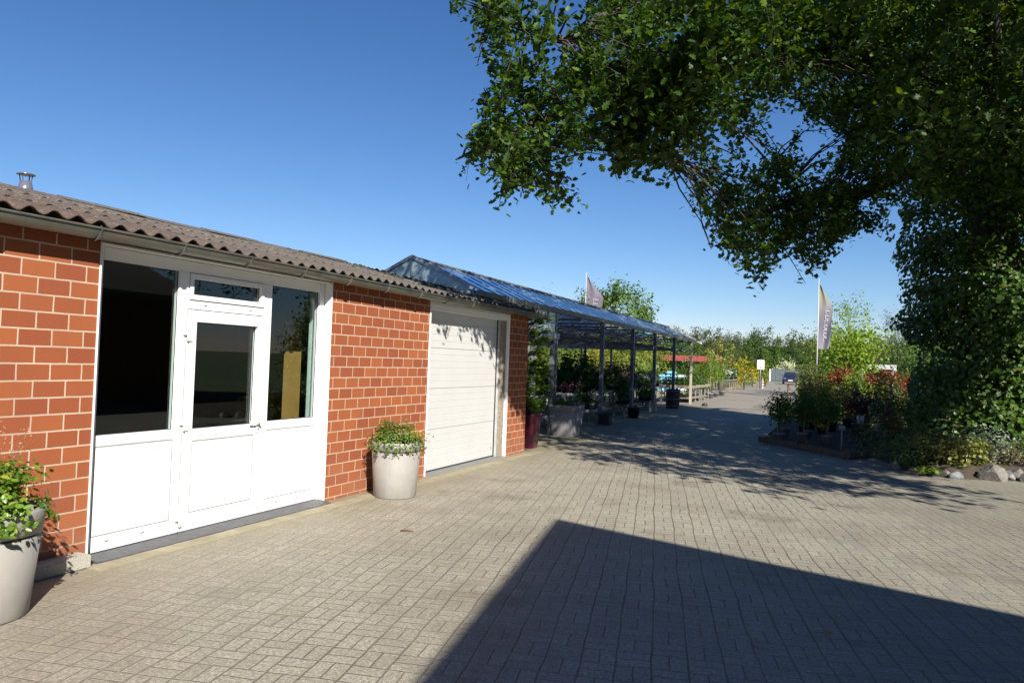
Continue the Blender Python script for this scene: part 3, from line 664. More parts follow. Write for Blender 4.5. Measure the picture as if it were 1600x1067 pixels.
# ================================================================== PLANTERS BESIDE THE DOOR
def trailing(name, c, rad, h, n, mat, parent, size=.04, extra=None, trail=10, rg=None, hang=.28):
    """planting that mounds over a rim and trails down the outside"""
    rg = rg or rng
    P = clump_pts(n, (c[0], c[1], c[2]+h*.33), (rad*.95, rad*.95, h*.72), 26, .20, -.25, .5, rg)
    L = [P]
    for k in range(trail):
        a = rg.uniform(0, 2*math.pi); q = rg.integers(7, 16); tt = np.linspace(0, 1, q); ln = rg.uniform(.4, 1)*hang
        rr = rad*(.92+.28*np.sqrt(tt)); L.append(np.stack([c[0]+rr*np.cos(a+tt*.25), c[1]+rr*np.sin(a+tt*.25), c[2]+.03-ln*tt**1.3+.02*np.sin(tt*9)], 1)+rg.normal(size=(q, 3))*.012)
    P = np.concatenate(L); P = P[P[:, 2] > c[2]-hang-.05]
    o = Vector(ORG[parent.name]); me = leaf_mesh(name, P-np.array(o), size, T_OVAL, .45, .2, rg, OUT(P, (c[0], c[1], c[2]-.1)), .5)
    return link(name, me, mat, parent)
def stems(name, base, P, mat, parent, n=16, r=.004, rg=None):
    rg = rg or rng; mb = MB(); ids = rg.integers(0, len(P), n)
    for i in ids:
        q = np.asarray(P[i]); b = np.asarray(base)+rg.normal(size=3)*np.array([.03, .03, 0]); m = (q+b)/2+rg.normal(size=3)*.03
        mb.tube([b, m, q], [r*1.3, r, r*.5], 4, cap=False)
    return mb.build(name, mat, parent)
def round_planter(c, r0, r1, h, zg, label, mat, leafm, n, hh, sz, seed, flowers):
    rg = np.random.default_rng(seed)
    T = thing('planter', (c[0], c[1], 0), label, 'planter', None)
    mb = MB(); rim = .022
    def rad(z): return r0+(r1-r0)*(z/h)
    prof = [(.001, 0), (r0*.97, 0), (r0, .012), (rad(zg-.010), zg-.010), (rad(zg)-.012, zg-.007), (rad(zg)-.012, zg+.007), (rad(zg)+.004, zg+.011), (r1+.001, h-.012), (r1-.006, h), (r1-rim, h), (r1-rim-.004, h-.07)]
    mb.lathe((c[0], c[1], 0), prof, 56); pot = mb.build('pot', mat, T)
    mb = MB(); mb.lathe((c[0], c[1], h), [(r1-rim-.003, -.06), (.001, -.045)], 24); mb.build('soil', SOIL, T)
    mb = MB(); mb.lathe((c[0], c[1], 0), [(rad(zg)-.011, zg-.006), (rad(zg)-.011, zg+.006), (rad(zg)-.02, zg+.006)], 40); mb.build('groove_band', BLACK, pot)
    fo = trailing('foliage', (c[0], c[1], h-.02), r1*.98, hh, n, leafm, T, sz, trail=40, rg=rg, hang=.16)
    P = clump_pts(60, (c[0], c[1], h+hh*.3), (r1*.7, r1*.7, hh*.35), 12, .15, 0, .5, rg); stems('stems', (c[0], c[1], h-.05), P, STEMM, T, 40, .004, rg)
    if flowers:
        P = clump_pts(70, (c[0]+flowers[0], c[1]+flowers[1], h+hh*flowers[2]), (.06, .06, .05), 4, .4, -.2, .4, rg)
        link('blossoms', leaf_mesh('blossoms', P-np.array([c[0], c[1], 0]), .022, T_OVAL, .5, 0, rg), YELF, T)
    return T
round_planter((-4.865, 7.77), .255, .298, .66, .55, 'tall pale planter with trailing plants against the brick between shop front and garage door', POTC, POTL, 2300, .25, .034, 3, (.16, .10, .35))
TL = round_planter((-4.775, 2.945), .258, .325, .66, .50, 'tall pale planter with leafy plants left of the white shop front', POTC, MIXG, 2500, .27, .046, 4, (.12, .06, .55))
mb = MB(); rg = np.random.default_rng(8); PF = []
for k in range(14):                                   # thin flower stalks with small reddish buds
    a = rg.uniform(-1, 1)*.22; b = rg.uniform(-1, 1)*.2; b0 = np.array([-4.775+a*.6, 2.945+b*.6, .72]); t1 = np.array([-4.775+a*1.1+.02, 2.945+b*1.1+.05, 1.04+rg.uniform(-.05, .12)])
    mb.tube([b0, (b0+t1)/2+rg.normal(size=3)*.01, t1], [.0025, .002, .0012], 4, cap=False)
    for j in range(16): PF.append(t1+rg.normal(size=3)*np.array([.022, .022, .045])-np.array([0, 0, .03]))
mb.build('flower_stalks', STEMM, TL); link('buds', leaf_mesh('buds', np.array(PF)-np.array([-4.775, 2.945, 0]), .012, T_OVAL, .3, 0, rg), leafmat('rusty_buds', (.35, .16, .10), (.55, .30, .2), None, .2), TL)['kind'] = 'stuff'

# shrub in a magenta pot at the corner of the brick wall
T = thing('potted_maple', (-5.52, 13.55, 0), 'lush green maple in a tall glossy magenta pot at the brick corner', 'potted tree')
mb = MB(); mb.lathe((-5.52, 13.55, 0), [(.001, 0), (.17, 0), (.18, .01), (.235, .62), (.25, .66), (.24, .675), (.22, .675), (.215, .60), (.001, .59)], 36, sq=5); mb.build('pot', MAGENTA, T)
rg = np.random.default_rng(21); PP = []; mb = MB()
for tier in range(9):
    z = .95+tier*.19; n = 5
    for k in range(n):
        a = rg.uniform(-1.9, 1.9)-.25; L = rg.uniform(.28, .60)*(1-.05*abs(tier-4)); base = np.array([-5.60, 13.55, z-.12]); tip = np.array([-5.52+L*math.cos(a)*.75, 13.62+L*math.sin(a)*1.1, z+rg.uniform(-.04, .10)])
        mb.tube([base, (base+tip)/2+np.array([0, 0, .05]), tip], [.008, .005, .002], 5, cap=False)
        q = 34; tt = rg.uniform(.25, 1.1, q); PP.append(base+(tip-base)*tt[:, None]+rg.normal(size=(q, 3))*np.array([.07, .07, .025]))
mb.tube([(-5.54, 13.55, .58), (-5.56, 13.55, 1.4), (-5.60, 13.55, 2.45)], [.022, .016, .007], 8); mb.build('branches', STEMM, T)
PP.append(clump_pts(320, (-5.50, 13.52, .80), (.24, .24, .2), 10, .3, -.2, .4, rg))
PP = np.concatenate(PP); PP = PP[PP[:, 0] > -5.98]
link('foliage', leaf_mesh('foliage', PP-np.array([-5.52, 13.55, 0]), .105, T_MAPLE, .72, .3, rg), leafmat('maple_leaf', (.05, .11, .012), (.12, .20, .02), None, .4), T)

# square grey planter with white flowers by the greenhouse entrance
T = thing('square_planter', (-5.72, 16.42, 0), 'large tapered square grey planter with white flowers at the greenhouse entrance', 'planter')
mb = MB(); mb.lathe((-5.72, 16.42, 0), [(.001, 0), (.27, 0), (.285, .012), (.335, .565), (.32, .57), (.32, .585), (.341, .59), (.352, .70), (.345, .712), (.315, .712), (.31, .64), (.001, .63)], 64, sq=9); mb.build('pot', POTG, T)
rg = np.random.default_rng(31)
P = clump_pts(700, (-5.72, 16.42, .76), (.32, .32, .16), 18, .3, -.1, .5, rg); link('foliage', leaf_mesh('foliage', P-np.array([-5.72, 16.42, 0]), .05, T_OVAL, .5, 0, rg), GREEN, T)
P = clump_pts(90, (-5.72, 16.42, .82), (.30, .30, .14), 14, .25, .1, .7, rg); link('blossoms', leaf_mesh('blossoms', P-np.array([-5.72, 16.42, 0]), .05, T_WIDE, .6, 0, rg), WHITEF, T)
mb = MB(); PF = []
for k in range(7):
    a, b = rg.uniform(-.2, .2, 2); tp = np.array([-5.72+a*1.3, 16.42+b*1.3, 1.05+rg.uniform(0, .2)]); mb.tube([(-5.72+a, 16.42+b, .68), tp], [.005, .003], 4, cap=False); PF.append(tp+rg.normal(size=(9, 3))*np.array([.03, .03, .05]))
mb.build('stalks', STEMM, T); link('blossom', leaf_mesh('blossom', np.concatenate(PF)-np.array([-5.72, 16.42, 0]), .05, T_OVAL, .4, 0, rg), PINKF, T)

# ================================================================== NURSERY STOCK: one of each kind, then copies
def pot_mb(r, h, c=(0, 0, 0)):
    mb = MB(); mb.lathe(c, [(.001, 0), (r*.78, 0), (r*.98, h*.86), (r*1.06, h*.87), (r*1.06, h), (r*.96, h), (r*.94, h*.9), (.001, h*.88)], 14); return mb
KIND = {}
def potted(name, kind, potm, leafm, r, h, crown, n, size, tmpl=T_OVAL, stem=0, up=.4, flowers=None, nf=0, stake=0, seed=0):
    """crown = (rx, rz, z centre above ground)"""
    rg = np.random.default_rng(100+seed)
    n = int(n*1.7) if r > .12 else n
    T = thing(name, (0, 0, 0), 'x', 'potted plant')
    pot_mb(r, h).build('pot', potm, T)
    rx, rz, zc = crown; P = clump_pts(n, (0, 0, zc), (rx, rx, rz), max(7, n//26), .26, -1, .45, rg); P = P[P[:, 2] > h*.9]
    link('foliage', leaf_mesh('foliage', P, size, tmpl, up, .1, rg, OUT(P, (0, 0, zc-rz*.3)), .5), leafm, T)
    if stem:
        mb = MB(); mb.tube([(0, 0, h*.85), (.01, .01, zc*.6), (0, 0, zc+rz*.3)], [stem, stem*.9, stem*.5], 6); mb.build('stem', STEMM, T)
    if stake:
        mb = MB(); mb.tube([(.035, -.02, h*.5), (.03, -.02, stake)], .011, 6); mb.build('stake', BAMBOO, T)
    if flowers:
        P = clump_pts(nf, (0, 0, zc+rz*.15), (rx*1.02, rx*1.02, rz), 14, .12, -.1, .9, rg); link('blossoms', leaf_mesh('blossoms', P, size*1.1, T_WIDE, .5, 0, rg), flowers, T)
    KIND[T.name] = kind; return T
USED = set()
def put(proto, loc, rz, sc, label, group, cat=None):
    if proto.name in USED: o = copy_tree(proto, loc, rz, sc)
    else:
        USED.add(proto.name); o = proto; o.location = loc; o.rotation_euler = (0, 0, rz); o.scale = (sc, sc, sc)
    o['label'] = label; o['group'] = group
    if cat: o['category'] = cat
    return o
SM = [potted('potted_perennial', 'leafy green', POTBLACK, DKGREEN, .09, .14, (.17, .17, .27), 150, .075, seed=1),
      potted('potted_perennial', 'bushy mid green', POTBLACK, GREEN, .09, .14, (.19, .20, .30), 150, .08, seed=2),
      potted('potted_flower', 'white flowering', POTGREY, GREEN, .09, .14, (.17, .15, .25), 120, .07, flowers=WHITEF, nf=30, seed=3),
      potted('potted_flower', 'pink flowering', POTBLACK, DKGREEN, .09, .14, (.18, .22, .32), 130, .07, flowers=PINKF, nf=34, seed=4),
      potted('potted_grass', 'low grassy', POTBLACK, GREEN, .09, .12, (.17, .10, .2), 120, .14, T_BLADE, up=.1, seed=5),
      potted('potted_perennial', 'tall dark leaved', POTBLACK, DKGREEN, .10, .16, (.18, .34, .45), 190, .085, seed=6)]
BIGP = dict(
 lolly_red=potted('potted_standard_tree', 'red tipped ball headed', POTBLACK, REDTIP, .17, .26, (.34, .30, 1.32), 420, .085, stem=.022, stake=1.3, seed=11),
 ball_green=potted('potted_shrub', 'rounded dark green', POTBLACK, DKGREEN, .17, .26, (.40, .42, .68), 460, .07, seed=12),
 lime=potted('potted_shrub', 'yellow green', POTBLACK, LIME, .16, .25, (.36, .48, .78), 430, .075, seed=13),
 fresh=potted('potted_shrub', 'fresh green leafy', POTBLACK, FRESH, .17, .26, (.42, .58, .92), 480, .085, seed=14),
 gold=potted('potted_shrub', 'golden leaved', POTTERRA, GOLD, .16, .24, (.30, .34, .62), 340, .07, seed=15),
 purple=potted('potted_shrub', 'dark purple leaved', POTBLACK, PURPLE, .17, .26, (.46, .52, .88), 460, .085, T_MAPLE, seed=16),
 red=potted('potted_shrub', 'red tipped', POTBLACK, REDTIP, .17, .26, (.38, .46, .82), 460, .075, seed=17),
 white=potted('potted_shrub', 'white flowering green', POTGREY, GREEN, .17, .26, (.38, .44, .74), 420, .075, flowers=WHITEF, nf=26, seed=18),
 column=potted('potted_hedge_plant', 'narrow upright dark green', POTBLACK, GREEN, .16, .28, (.30, .85, 1.12), 620, .075, stem=.015, stake=1.7, seed=19),
 tree=potted('potted_young_tree', 'slim young', POTGREY, FRESH, .16, .28, (.34, .70, 1.55), 330, .085, stem=.014, stake=2.0, seed=20),
 dark=potted('potted_standard_tree', 'dark leafy staked', POTGREY, GREEN, .15, .26, (.34, .44, .92), 520, .085, stem=.02, stake=1.15, seed=21))
# ---- display tables
def table(x, y, lx, ly, h, label, topm, legm, group, legn=3, lip=.06, shelf=False):
    T = thing('display_table', (x, y, 0), label, 'table', group)
    mb = MB(); mb.box((x-lx/2, y-ly/2, h-lip), (x+lx/2, y+ly/2, h-lip+.025))
    for a in (-1, 1):
        mb.box((x+a*lx/2-.012, y-ly/2, h-lip+.026), (x+a*lx/2+.012, y+ly/2, h+.02)); mb.box((x-lx/2+.013, y+a*ly/2-.012, h-lip+.026), (x+lx/2-.013, y+a*ly/2+.012, h+.02))
    mb.build('tray_top', topm, T)
    for a in (-1, 1):
        for k in range(legn):
            yy = y-ly/2+.12+(ly-.24)*k/(legn-1); mb = MB(); xx = x+a*(lx/2-.1)
            mb.box((xx-.02, yy-.02, 0), (xx+.02, yy+.02, h-lip-.001)); mb.build('leg', legm, T)
    for k in range(legn):
        yy = y-ly/2+.12+(ly-.24)*k/(legn-1); mb = MB(); mb.bar((x-lx/2+.1, yy+.03, .18), (x+lx/2-.1, yy+.03, .18), .02, .03); mb.build('stretcher', legm, T)
    if shelf:
        mb = MB(); mb.box((x-lx/2+.05, y-ly/2+.05, .195), (x+lx/2-.05, y+ly/2-.05, .215)); mb.build('shelf', topm, T)
    return T
TOPW = simple('pale_bench_tray', (.36, .37, .37), .5); LEGW = simple('white_bench_leg', (.24, .24, .23), .5); TIMB = simple('pale_bench_timber', (.25, .21, .14), .75, var=.2, scale=14)
prg = np.random.default_rng(77)
ORD = ['first', 'second', 'third', 'fourth', 'fifth', 'sixth']
def fill(x, y, lx, ly, z, kinds, label, group, step=.34, miss=.08, scl=(.85, 1.3)):
    nx = max(1, int(lx/step)); ny = max(1, int(ly/step))
    for i in range(nx):
        for j in range(ny):
            if prg.random() < miss: continue
            pr = SM[kinds[prg.integers(len(kinds))]]
            put(pr, (x-lx/2+(i+.5)*lx/nx+prg.normal()*.03, y-ly/2+(j+.5)*ly/ny+prg.normal()*.03, z), prg.uniform(0, 6.28), prg.uniform(*scl), label % KN[pr.name], group)
KN = {p.name: KIND[p.name] for p in SM}
ti = 0
for j, (y, kinds) in enumerate([(18.6, [3, 5, 0]), (21.9, [1, 0, 5]), (25.2, [0, 1, 5]), (28.5, [1, 3, 2]), (31.9, [4, 1, 2])]):
    table(-7.75, y, 1.5, 2.5, .78, '%s pale topped plant table from the entrance in the front row under the canopy' % ORD[j], TOPW, LEGW, 'plant tables under the canopy')
    fill(-7.75, y, 1.4, 2.4, .755, kinds, '%%s potted plant on the %s front row table under the canopy' % ORD[j], 'small plants on the canopy tables', .36, .05, (1.2, 1.65))
for j, (y, kinds) in enumerate([(19.5, [0, 1]), (24.0, [1, 5]), (28.5, [0, 5, 1])]):
    table(-10.4, y, 1.5, 3.2, .78, '%s pale plant table in the back row deep under the canopy' % ORD[j], TOPW, LEGW, 'plant tables under the canopy')
    fill(-10.4, y, 1.4, 3.0, .755, kinds, '%%s potted plant on the %s back row table deep under the canopy' % ORD[j], 'small plants on the canopy tables', .5, .1, (1.0, 1.4))
for j, (y, kinds) in enumerate([(18.0, [2, 0]), (21.4, [0, 1, 2]), (25.3, [0, 1, 5]), (28.6, [1, 4, 1])]):
    table(-6.72, y, .6, 1.7 if j else 1.2, .34, '%s low bench of plants along the open front of the canopy' % ORD[j], TOPW if j < 2 else DGREY, LEGW if j < 2 else DPOST, 'low benches at the canopy front', 2)
    fill(-6.72, y, .55, 1.6 if j else 1.1, .315, kinds, '%%s potted plant on the %s low bench at the canopy front' % ORD[j], 'plants on the low benches', .28, .04, (1.1, 1.6))
for j, (x, y) in enumerate([(-7.0, 36.8), (-7.0, 39.6)]):
    table(x, y, 1.7, 2.5, .80, '%s pale timber trimmed bench of seedlings in the sun beyond the canopy end' % ['nearer', 'farther'][j], TIMB, LEGW, 'benches beyond the canopy', 3, .12, True)
    fill(x, y, 1.6, 2.4, .72, [4, 4, 1], '%%s plant on the %s sunny bench beyond the canopy end' % ['nearer', 'farther'][j], 'plants on the sunny benches', .5, .05, (.9, 1.2))
for j, (x, y) in enumerate([(-8.1, 58), (-8.3, 62), (-8.6, 66), (-8.9, 70)]):
    table(x, y, 2.0, 2.6, .85, '%s wooden bench from the canopy beside the far road' % ORD[j], TIMB, OLDWOOD, 'wooden benches beside the road', 3, .05)
    for k in range(6): put(SM[[2, 1, 0][k % 3]], (x+.75-(k % 2)*.55, y-1.0+k*.4, .82), prg.uniform(0, 6), 1.9, '%s potted plant on the %s wooden roadside bench' % (KN[SM[[2, 1, 0][k % 3]].name], ORD[j]), 'plants on the wooden benches')
# young trees in grey pots beside the road
for k in range(9):
    x = -6.35-.28*(k % 3)+prg.normal()*.08; y = 42.3+k*.85
    put(BIGP['tree'], (x, y, 0), prg.uniform(0, 6), prg.uniform(.85, 1.1), 'slim staked young tree in a grey pot at the road edge past the benches', 'young trees at the road edge')
# pots and boxes at the canopy posts
T = thing('black_crate', (-5.86, 20.08, 0), 'black plastic crate standing at the foot of the first canopy post', 'crate')
mb = MB(); q = (-5.86, 20.08)
for a, b_ in (((-.15, -.15), (.15, -.13)), ((-.15, .13), (.15, .15)), ((-.15, -.129), (-.13, .129)), ((.13, -.129), (.15, .129))): mb.box((q[0]+a[0], q[1]+a[1], .02), (q[0]+b_[0], q[1]+b_[1], .30))
mb.box((q[0]-.149, q[1]-.149, 0), (q[0]+.149, q[1]+.149, .019)); mb.build('crate_body', POTBLACK, T)
mb = MB(); mb.box((q[0]-.17, q[1]-.17, .27), (q[0]+.17, q[1]-.151, .31)); mb.box((q[0]-.17, q[1]+.151, .27), (q[0]+.17, q[1]+.17, .31)); mb.build('crate_rim', POTBLACK, T)
T = thing('black_bucket', (-5.93, 23.5, 0), 'empty black pot round the foot of the second canopy post', 'pot'); pot_mb(.20, .34, (-5.93, 23.5, 0)).build('pot', POTBLACK, T)
mb = MB(); mb.box((-6.17, 26.66, 0), (-5.93, 26.94, .32)); tag(mb.build('concrete_footing', GRANITE, None, loc=(-6.05, 26.8, 0), bevel=.015), 'pale concrete block round the third canopy post', 'footing')
T = thing('wooden_barrel', (-6.05, 30.3, 0), 'dark rusty barrel round the fourth canopy post', 'barrel')
mb = MB(); mb.lathe((-6.05, 30.3, 0), [(.001, 0), (.25, 0), (.285, .38), (.265, .78), (.25, .78), (.245, .74), (.001, .73)], 24); mb.build('staves', simple('rusty_barrel', (.07, .04, .028), .8, var=.4, scale=9), T)
mb = MB()
for z, r in ((.1, .263), (.38, .287), (.70, .272)): mb.lathe((-6.05, 30.3, z), [(r, -.02), (r+.006, -.02), (r+.006, .02), (r, .02)], 24)
mb.build('hoops', DPOST, T)
# small price boards among the plants
mb = MB()
for k, (x, y, z, s_) in enumerate([(-9.3, 20.4, 2.05, .36), (-8.4, 18.2, 1.30, .22)]):
    mb = MB(); mb.box((x-s_*.5, y-.01, z-s_*.45), (x+s_*.5, y+.01, z+s_*.45)); mb.tube([(x, y, .78), (x, y, z-s_*.4)], .01, 6)
    tag(mb.build('blank_board', simple('blue_grey_board%d' % k, (.22, .28, .36), .5), None, loc=(x, y, .78)), ['pale blue grey board hung behind the first canopy post', 'small blue grey board standing among plants by the entrance'][k], 'board')

# ---- nursery beds on the right of the road
ROWK = [['dark', 'dark', 'dark', 'white', 'red', 'dark'], ['ball_green', 'red', 'gold', 'white', 'fresh', 'lime', 'purple'], ['fresh', 'lime', 'gold', 'purple', 'red', 'white', 'ball_green'],
        ['fresh', 'lime', 'red', 'fresh', 'ball_green', 'lime', 'purple'], ['column', 'red', 'fresh', 'lime', 'purple', 'fresh', 'red'], ['column', 'lolly_red', 'fresh', 'lolly_red', 'lime', 'lolly_red', 'lolly_red'], ['column', 'column', 'lolly_red', 'fresh', 'column', 'fresh', 'lolly_red']]
BK = {k: KIND[v.name] for k, v in BIGP.items()}
def bigput(kind, x, y, sc, label, group='nursery stock right of the road'): return put(BIGP[kind], (x, y, 0), prg.uniform(0, 6.28), sc, label, group)
for k, (x, y, s_) in enumerate([(-1.22, 18.75, .80), (-.72, 19.2, .84), (-.18, 19.0, .80)]):
    bigput('dark', x, y, s_, '%s of the three dark staked plants behind the timber edge' % ['leftmost', 'middle', 'rightmost'][k])
rowy = [20.6, 22.0, 23.6, 25.6, 28.2, 31.0, 34.5]
for rI, y in enumerate(rowy):
    x0 = (-1.15 if rI < 2 else -.0396*y+.33); n = 8+rI
    for c_ in range(n):
        x = x0+c_*.62+prg.normal()*.1+(.3 if rI % 2 else 0)
        if y < 23 and .15 < x < .95: continue                     # the dark path between the beds
        if x > 1.9+.14*(y-16)+.8: continue
        kd = ROWK[rI][(c_+prg.integers(0, 2)) % len(ROWK[rI])]
        if rI >= 5 and c_ == 0: kd = 'column'
        sc = prg.uniform(1.0, 1.28)*(1.0 if kd not in ('column',) else .86)*[.60, .68, .82, .95, .95, .95, .95][rI]
        bigput(kd, x, y+prg.normal()*.15, sc, '%s potted plant in the %s nursery row behind the timber edge' % (BK[kd], (ORD+['seventh'])[rI]))
for k in range(12):
    bigput(['column', 'fresh', 'lolly_red', 'column', 'lime', 'red'][k % 6], 4.2+.62*(k % 6)-.4, 36+2.2*(k//6)+prg.normal()*.2, 1.05, '%s nursery plant at the back of the beds near the pavilion' % BK[['column', 'fresh', 'lolly_red', 'column', 'lime', 'red'][k % 6]])
# a clipped hedge sample at the road side of the bed
T = thing('hedge_block', (-1.3, 33.2, 0), 'tall leafy hedge block with brown tips at the road side corner of the nursery', 'hedge')
rg = np.random.default_rng(55); P = np.stack([rg.uniform(-1.55, -.75, 2600), rg.uniform(32.3, 36.5, 2600), rg.uniform(.3, 1.95, 2600)], 1)+rg.normal(size=(2600, 3))*.05
link('foliage', leaf_mesh('foliage', P-np.array([-1.3, 33.2, 0]), .085, T_OVAL, .3, 0, rg), leafmat('hedge_leaf', (.05, .085, .02), (.11, .15, .03), (.20, .09, .04), .3, .5, .2), T)
mb = MB()
for k in range(6): mb.tube([(-1.5+.13*(k % 2), 32.5+.7*k, 0), (-1.45, 32.5+.7*k, 1.2)], .02, 6)
mb.build('stems', BAMBOO, T)
# timber edging of the bed
DARKTIMB = simple('dark_bed_timber', (.10, .075, .05), .9, var=.35, scale=14, bump=.4)
T = thing('timber_edging', (-.7, 17.3, 0), 'low dark timber edging board with a corner post round the nursery bed', 'edging')
for a, b_ in (((-1.64, 18.38), (-.72, 17.36)), ((-.71, 17.35), (.20, 16.02))):
    mb = MB(); mb.bar((a[0], a[1], .065), (b_[0], b_[1], .065), .05, .13); mb.build('board', DARKTIMB, T, bevel=.006)
mb = MB(); mb.bar((.24, 16.06, .06), (.62, 16.7, .06), .05, .12); mb.build('board', DARKTIMB, T, bevel=.006)
mb = MB(); mb.box((.17, 15.96, 0), (.28, 16.07, .19)); mb.build('corner_post', DARKTIMB, T, bevel=.008)
mb = MB(); mb.tube([(.12, 16.25, 0), (.12, 16.25, .62)], .02, 8); mb.box((.06, 16.23, .55), (.18, 16.27, .63)); tag(mb.build('marker_stake', DPOST, None, loc=(.12, 16.25, 0)), 'short dark stake with a small plate behind the timber corner post', 'stake')
# white label tub seen under the shrubs
T = thing('white_tub', (.62, 22.6, 0), 'small bright white tub under the purple shrubs', 'tub')
mb = MB(); mb.lathe((.62, 22.6, 0), [(.001, .30), (.085, .30), (.10, .52), (.094, .52), (.085, .35), (.001, .34)], 20, sq=6); mb.build('tub_body', PANEL, T)
mb = MB(); mb.box((.40, 22.4, .0), (.86, 22.85, .298)); mb.build('stand', POTBLACK, T)
# standpipe and thin posts at the road side
T = thing('standpipe', (-2.28, 41.0, 0), 'rusty brown standpipe with a tap head at the road edge', 'standpipe')
mb = MB(); mb.tube([(-2.28, 41, 0), (-2.28, 41, .95)], .045, 10); mb.build('pipe', simple('rusty_iron', (.11, .055, .03), .8, var=.3), T)
mb = MB(); mb.box((-2.37, 40.93, .93), (-2.19, 41.07, 1.02)); mb.tube([(-2.22, 40.95, .98), (-2.05, 40.9, 1.0), (-2.0, 40.88, .95)], .025, 8); mb.build('tap_head', simple('rusty_iron_head', (.09, .045, .03), .8), T)
for k, (x, y, h) in enumerate([(-1.6, 39.2, .85), (-1.42, 41.5, 1.2)]):
    mb = MB(); mb.tube([(x, y, 0), (x, y, h)], .025, 8); mb.lathe((x, y, h), [(.035, -.04), (.035, .02), (.001, .03)], 8); tag(mb.build('marker_post', [OLDWOOD, PANEL][k], None, loc=(x, y, 0)), ['short dark marker post right of the standpipe', 'thin pale marker post beside the hedge corner'][k], 'post')

# ================================================================== FAR THINGS
# red fascia shed
S = thing('open_shed', (-25, 62, 0), 'long low open shed with a red fascia behind the canopy', 'shed')
a = dep(968, 580, 62); b = dep(1122, 580, 62); ax, ay, bx_, by = a[0], a[1], b[0], b[1]
dv = Vector((bx_-ax, by-ay, 0)); Ln = dv.length; dv.normalize(); nv = Vector((-dv.y, dv.x, 0))
def sp_(u_, v_, z): q = Vector((ax, ay, 0))+dv*u_+nv*v_; return (q.x, q.y, z)
REDF = simple('red_fascia_board', (.22, .025, .022), .5, var=.12, scale=2)
mb = MB(); mb.bar(sp_(-.3, 0, 2.40), sp_(Ln+.3, 0, 2.40), .06, .46); mb.bar(sp_(-.3, 0, 2.40), sp_(-.3, 5, 2.40), .06, .46); mb.bar(sp_(Ln+.3, 0, 2.40), sp_(Ln+.3, 5, 2.40), .06, .46); mb.build('fascia', REDF, S)
mb = MB(); mb.add([sp_(-.27, .04, 2.58), sp_(Ln+.27, .04, 2.58), sp_(Ln+.27, 5, 2.55), sp_(-.27, 5, 2.55)], [(0, 1, 2, 3)]); mb.build('roof', DGREY, S)
mb = MB(); mb.bar(sp_(0, 4.9, 1.15), sp_(Ln, 4.9, 1.15), .15, 2.3); mb.build('wall', simple('dark_shed_wall', (.05, .045, .04), .9), S)
for u_ in (.1, 3.1, Ln-.1):
    mb = MB(); mb.bar(sp_(u_, .1, 0), sp_(u_, .1, 2.18), .22, .22); mb.build('post', simple('pale_shed_post', (.42, .40, .36), .7), S)
mb = MB(); mb.bar(sp_(.3, .2, 1.55), sp_(2.8, .2, 1.55), .06, .5); mb.build('pale_panel', simple('pale_shed_panel', (.40, .37, .31), .7), S)
# pallet of blue sacks
BLUEB = simple('pale_blue_sack', (.22, .48, .66), .4, var=.25, scale=10); WHS = simple('white_sack', (.6, .68, .74), .4, var=.12, scale=10)
for s_, (pxx, D, lay, mt, lb) in enumerate([(1042, 46, 6, BLUEB, 'tall pallet stack of pale blue sacks in the sun beyond the canopy'), (1060, 47, 5, WHS, 'lower pallet stack of white sacks beside the blue stack')]):
    c = gnd(pxx, 602); c = dep(pxx, 602, D); c[2] = 0
    T = thing('sack_pallet', tuple(c), lb, 'pallet stack')
    mb = MB()
    for k in range(5): mb.box((c[0]-.5, c[1]-.5+k*.22, .10), (c[0]+.5, c[1]-.38+k*.22, .14))
    for k in range(3): mb.box((c[0]-.5+k*.45, c[1]-.5, 0), (c[0]-.40+k*.45, c[1]+.5, .099))
    mb.build('pallet', TIMB, T)
    for L in range(lay):
        for i in range(2):
            if L == lay-1 and i == 0: continue
            mb = MB(); zz = .145+L*.21; x0 = c[0]-.5+i*.51; mb.box((x0, c[1]-.5, zz), (x0+.49, c[1]+.5, zz+.20)); mb.build('sack', mt, T, bevel=.06)
# sign and bollard
c = dep(1187.5, 602, 66); c[2] = 0; x, y = c[0], c[1]
T = thing('road_sign', (x, y, 0), 'blank white rectangular sign board on a grey post beside the road', 'sign')
mb = MB(); mb.tube([(x, y, 0), (x, y, 2.62)], .05, 8); mb.build('post', GALV, T)
q = Vector((.93, .37, 0)); mb = MB()
mb.bar((x-q.x*.31+.02, y-q.y*.31-.08, 2.12), (x-q.x*.04+.02, y-q.y*.04-.08, 2.12), .04, .84); mb.bar((x+q.x*.03+.02, y+q.y*.03-.08, 2.12), (x+q.x*.31+.02, y+q.y*.31-.08, 2.12), .04, .84); mb.build('board', simple('white_sign_board', (.75, .76, .74), .5), T)
c = dep(1191.5, 602, 68); x, y = c[0], c[1]
T = thing('bollard', (x, y, 0), 'thin red and white striped bollard beside the sign post', 'bollard')
mb = MB()
for k in range(6): mb.lathe((x, y, .13*k), [(.07, 0), (.07, .13)], 12, k % 2)
mb.lathe((x, y, .78), [(.07, 0), (.05, .05), (.001, .06)], 12, 0); mb.build('striped_post', [PANEL, simple('bollard_red', (.45, .05, .03), .5)], T)
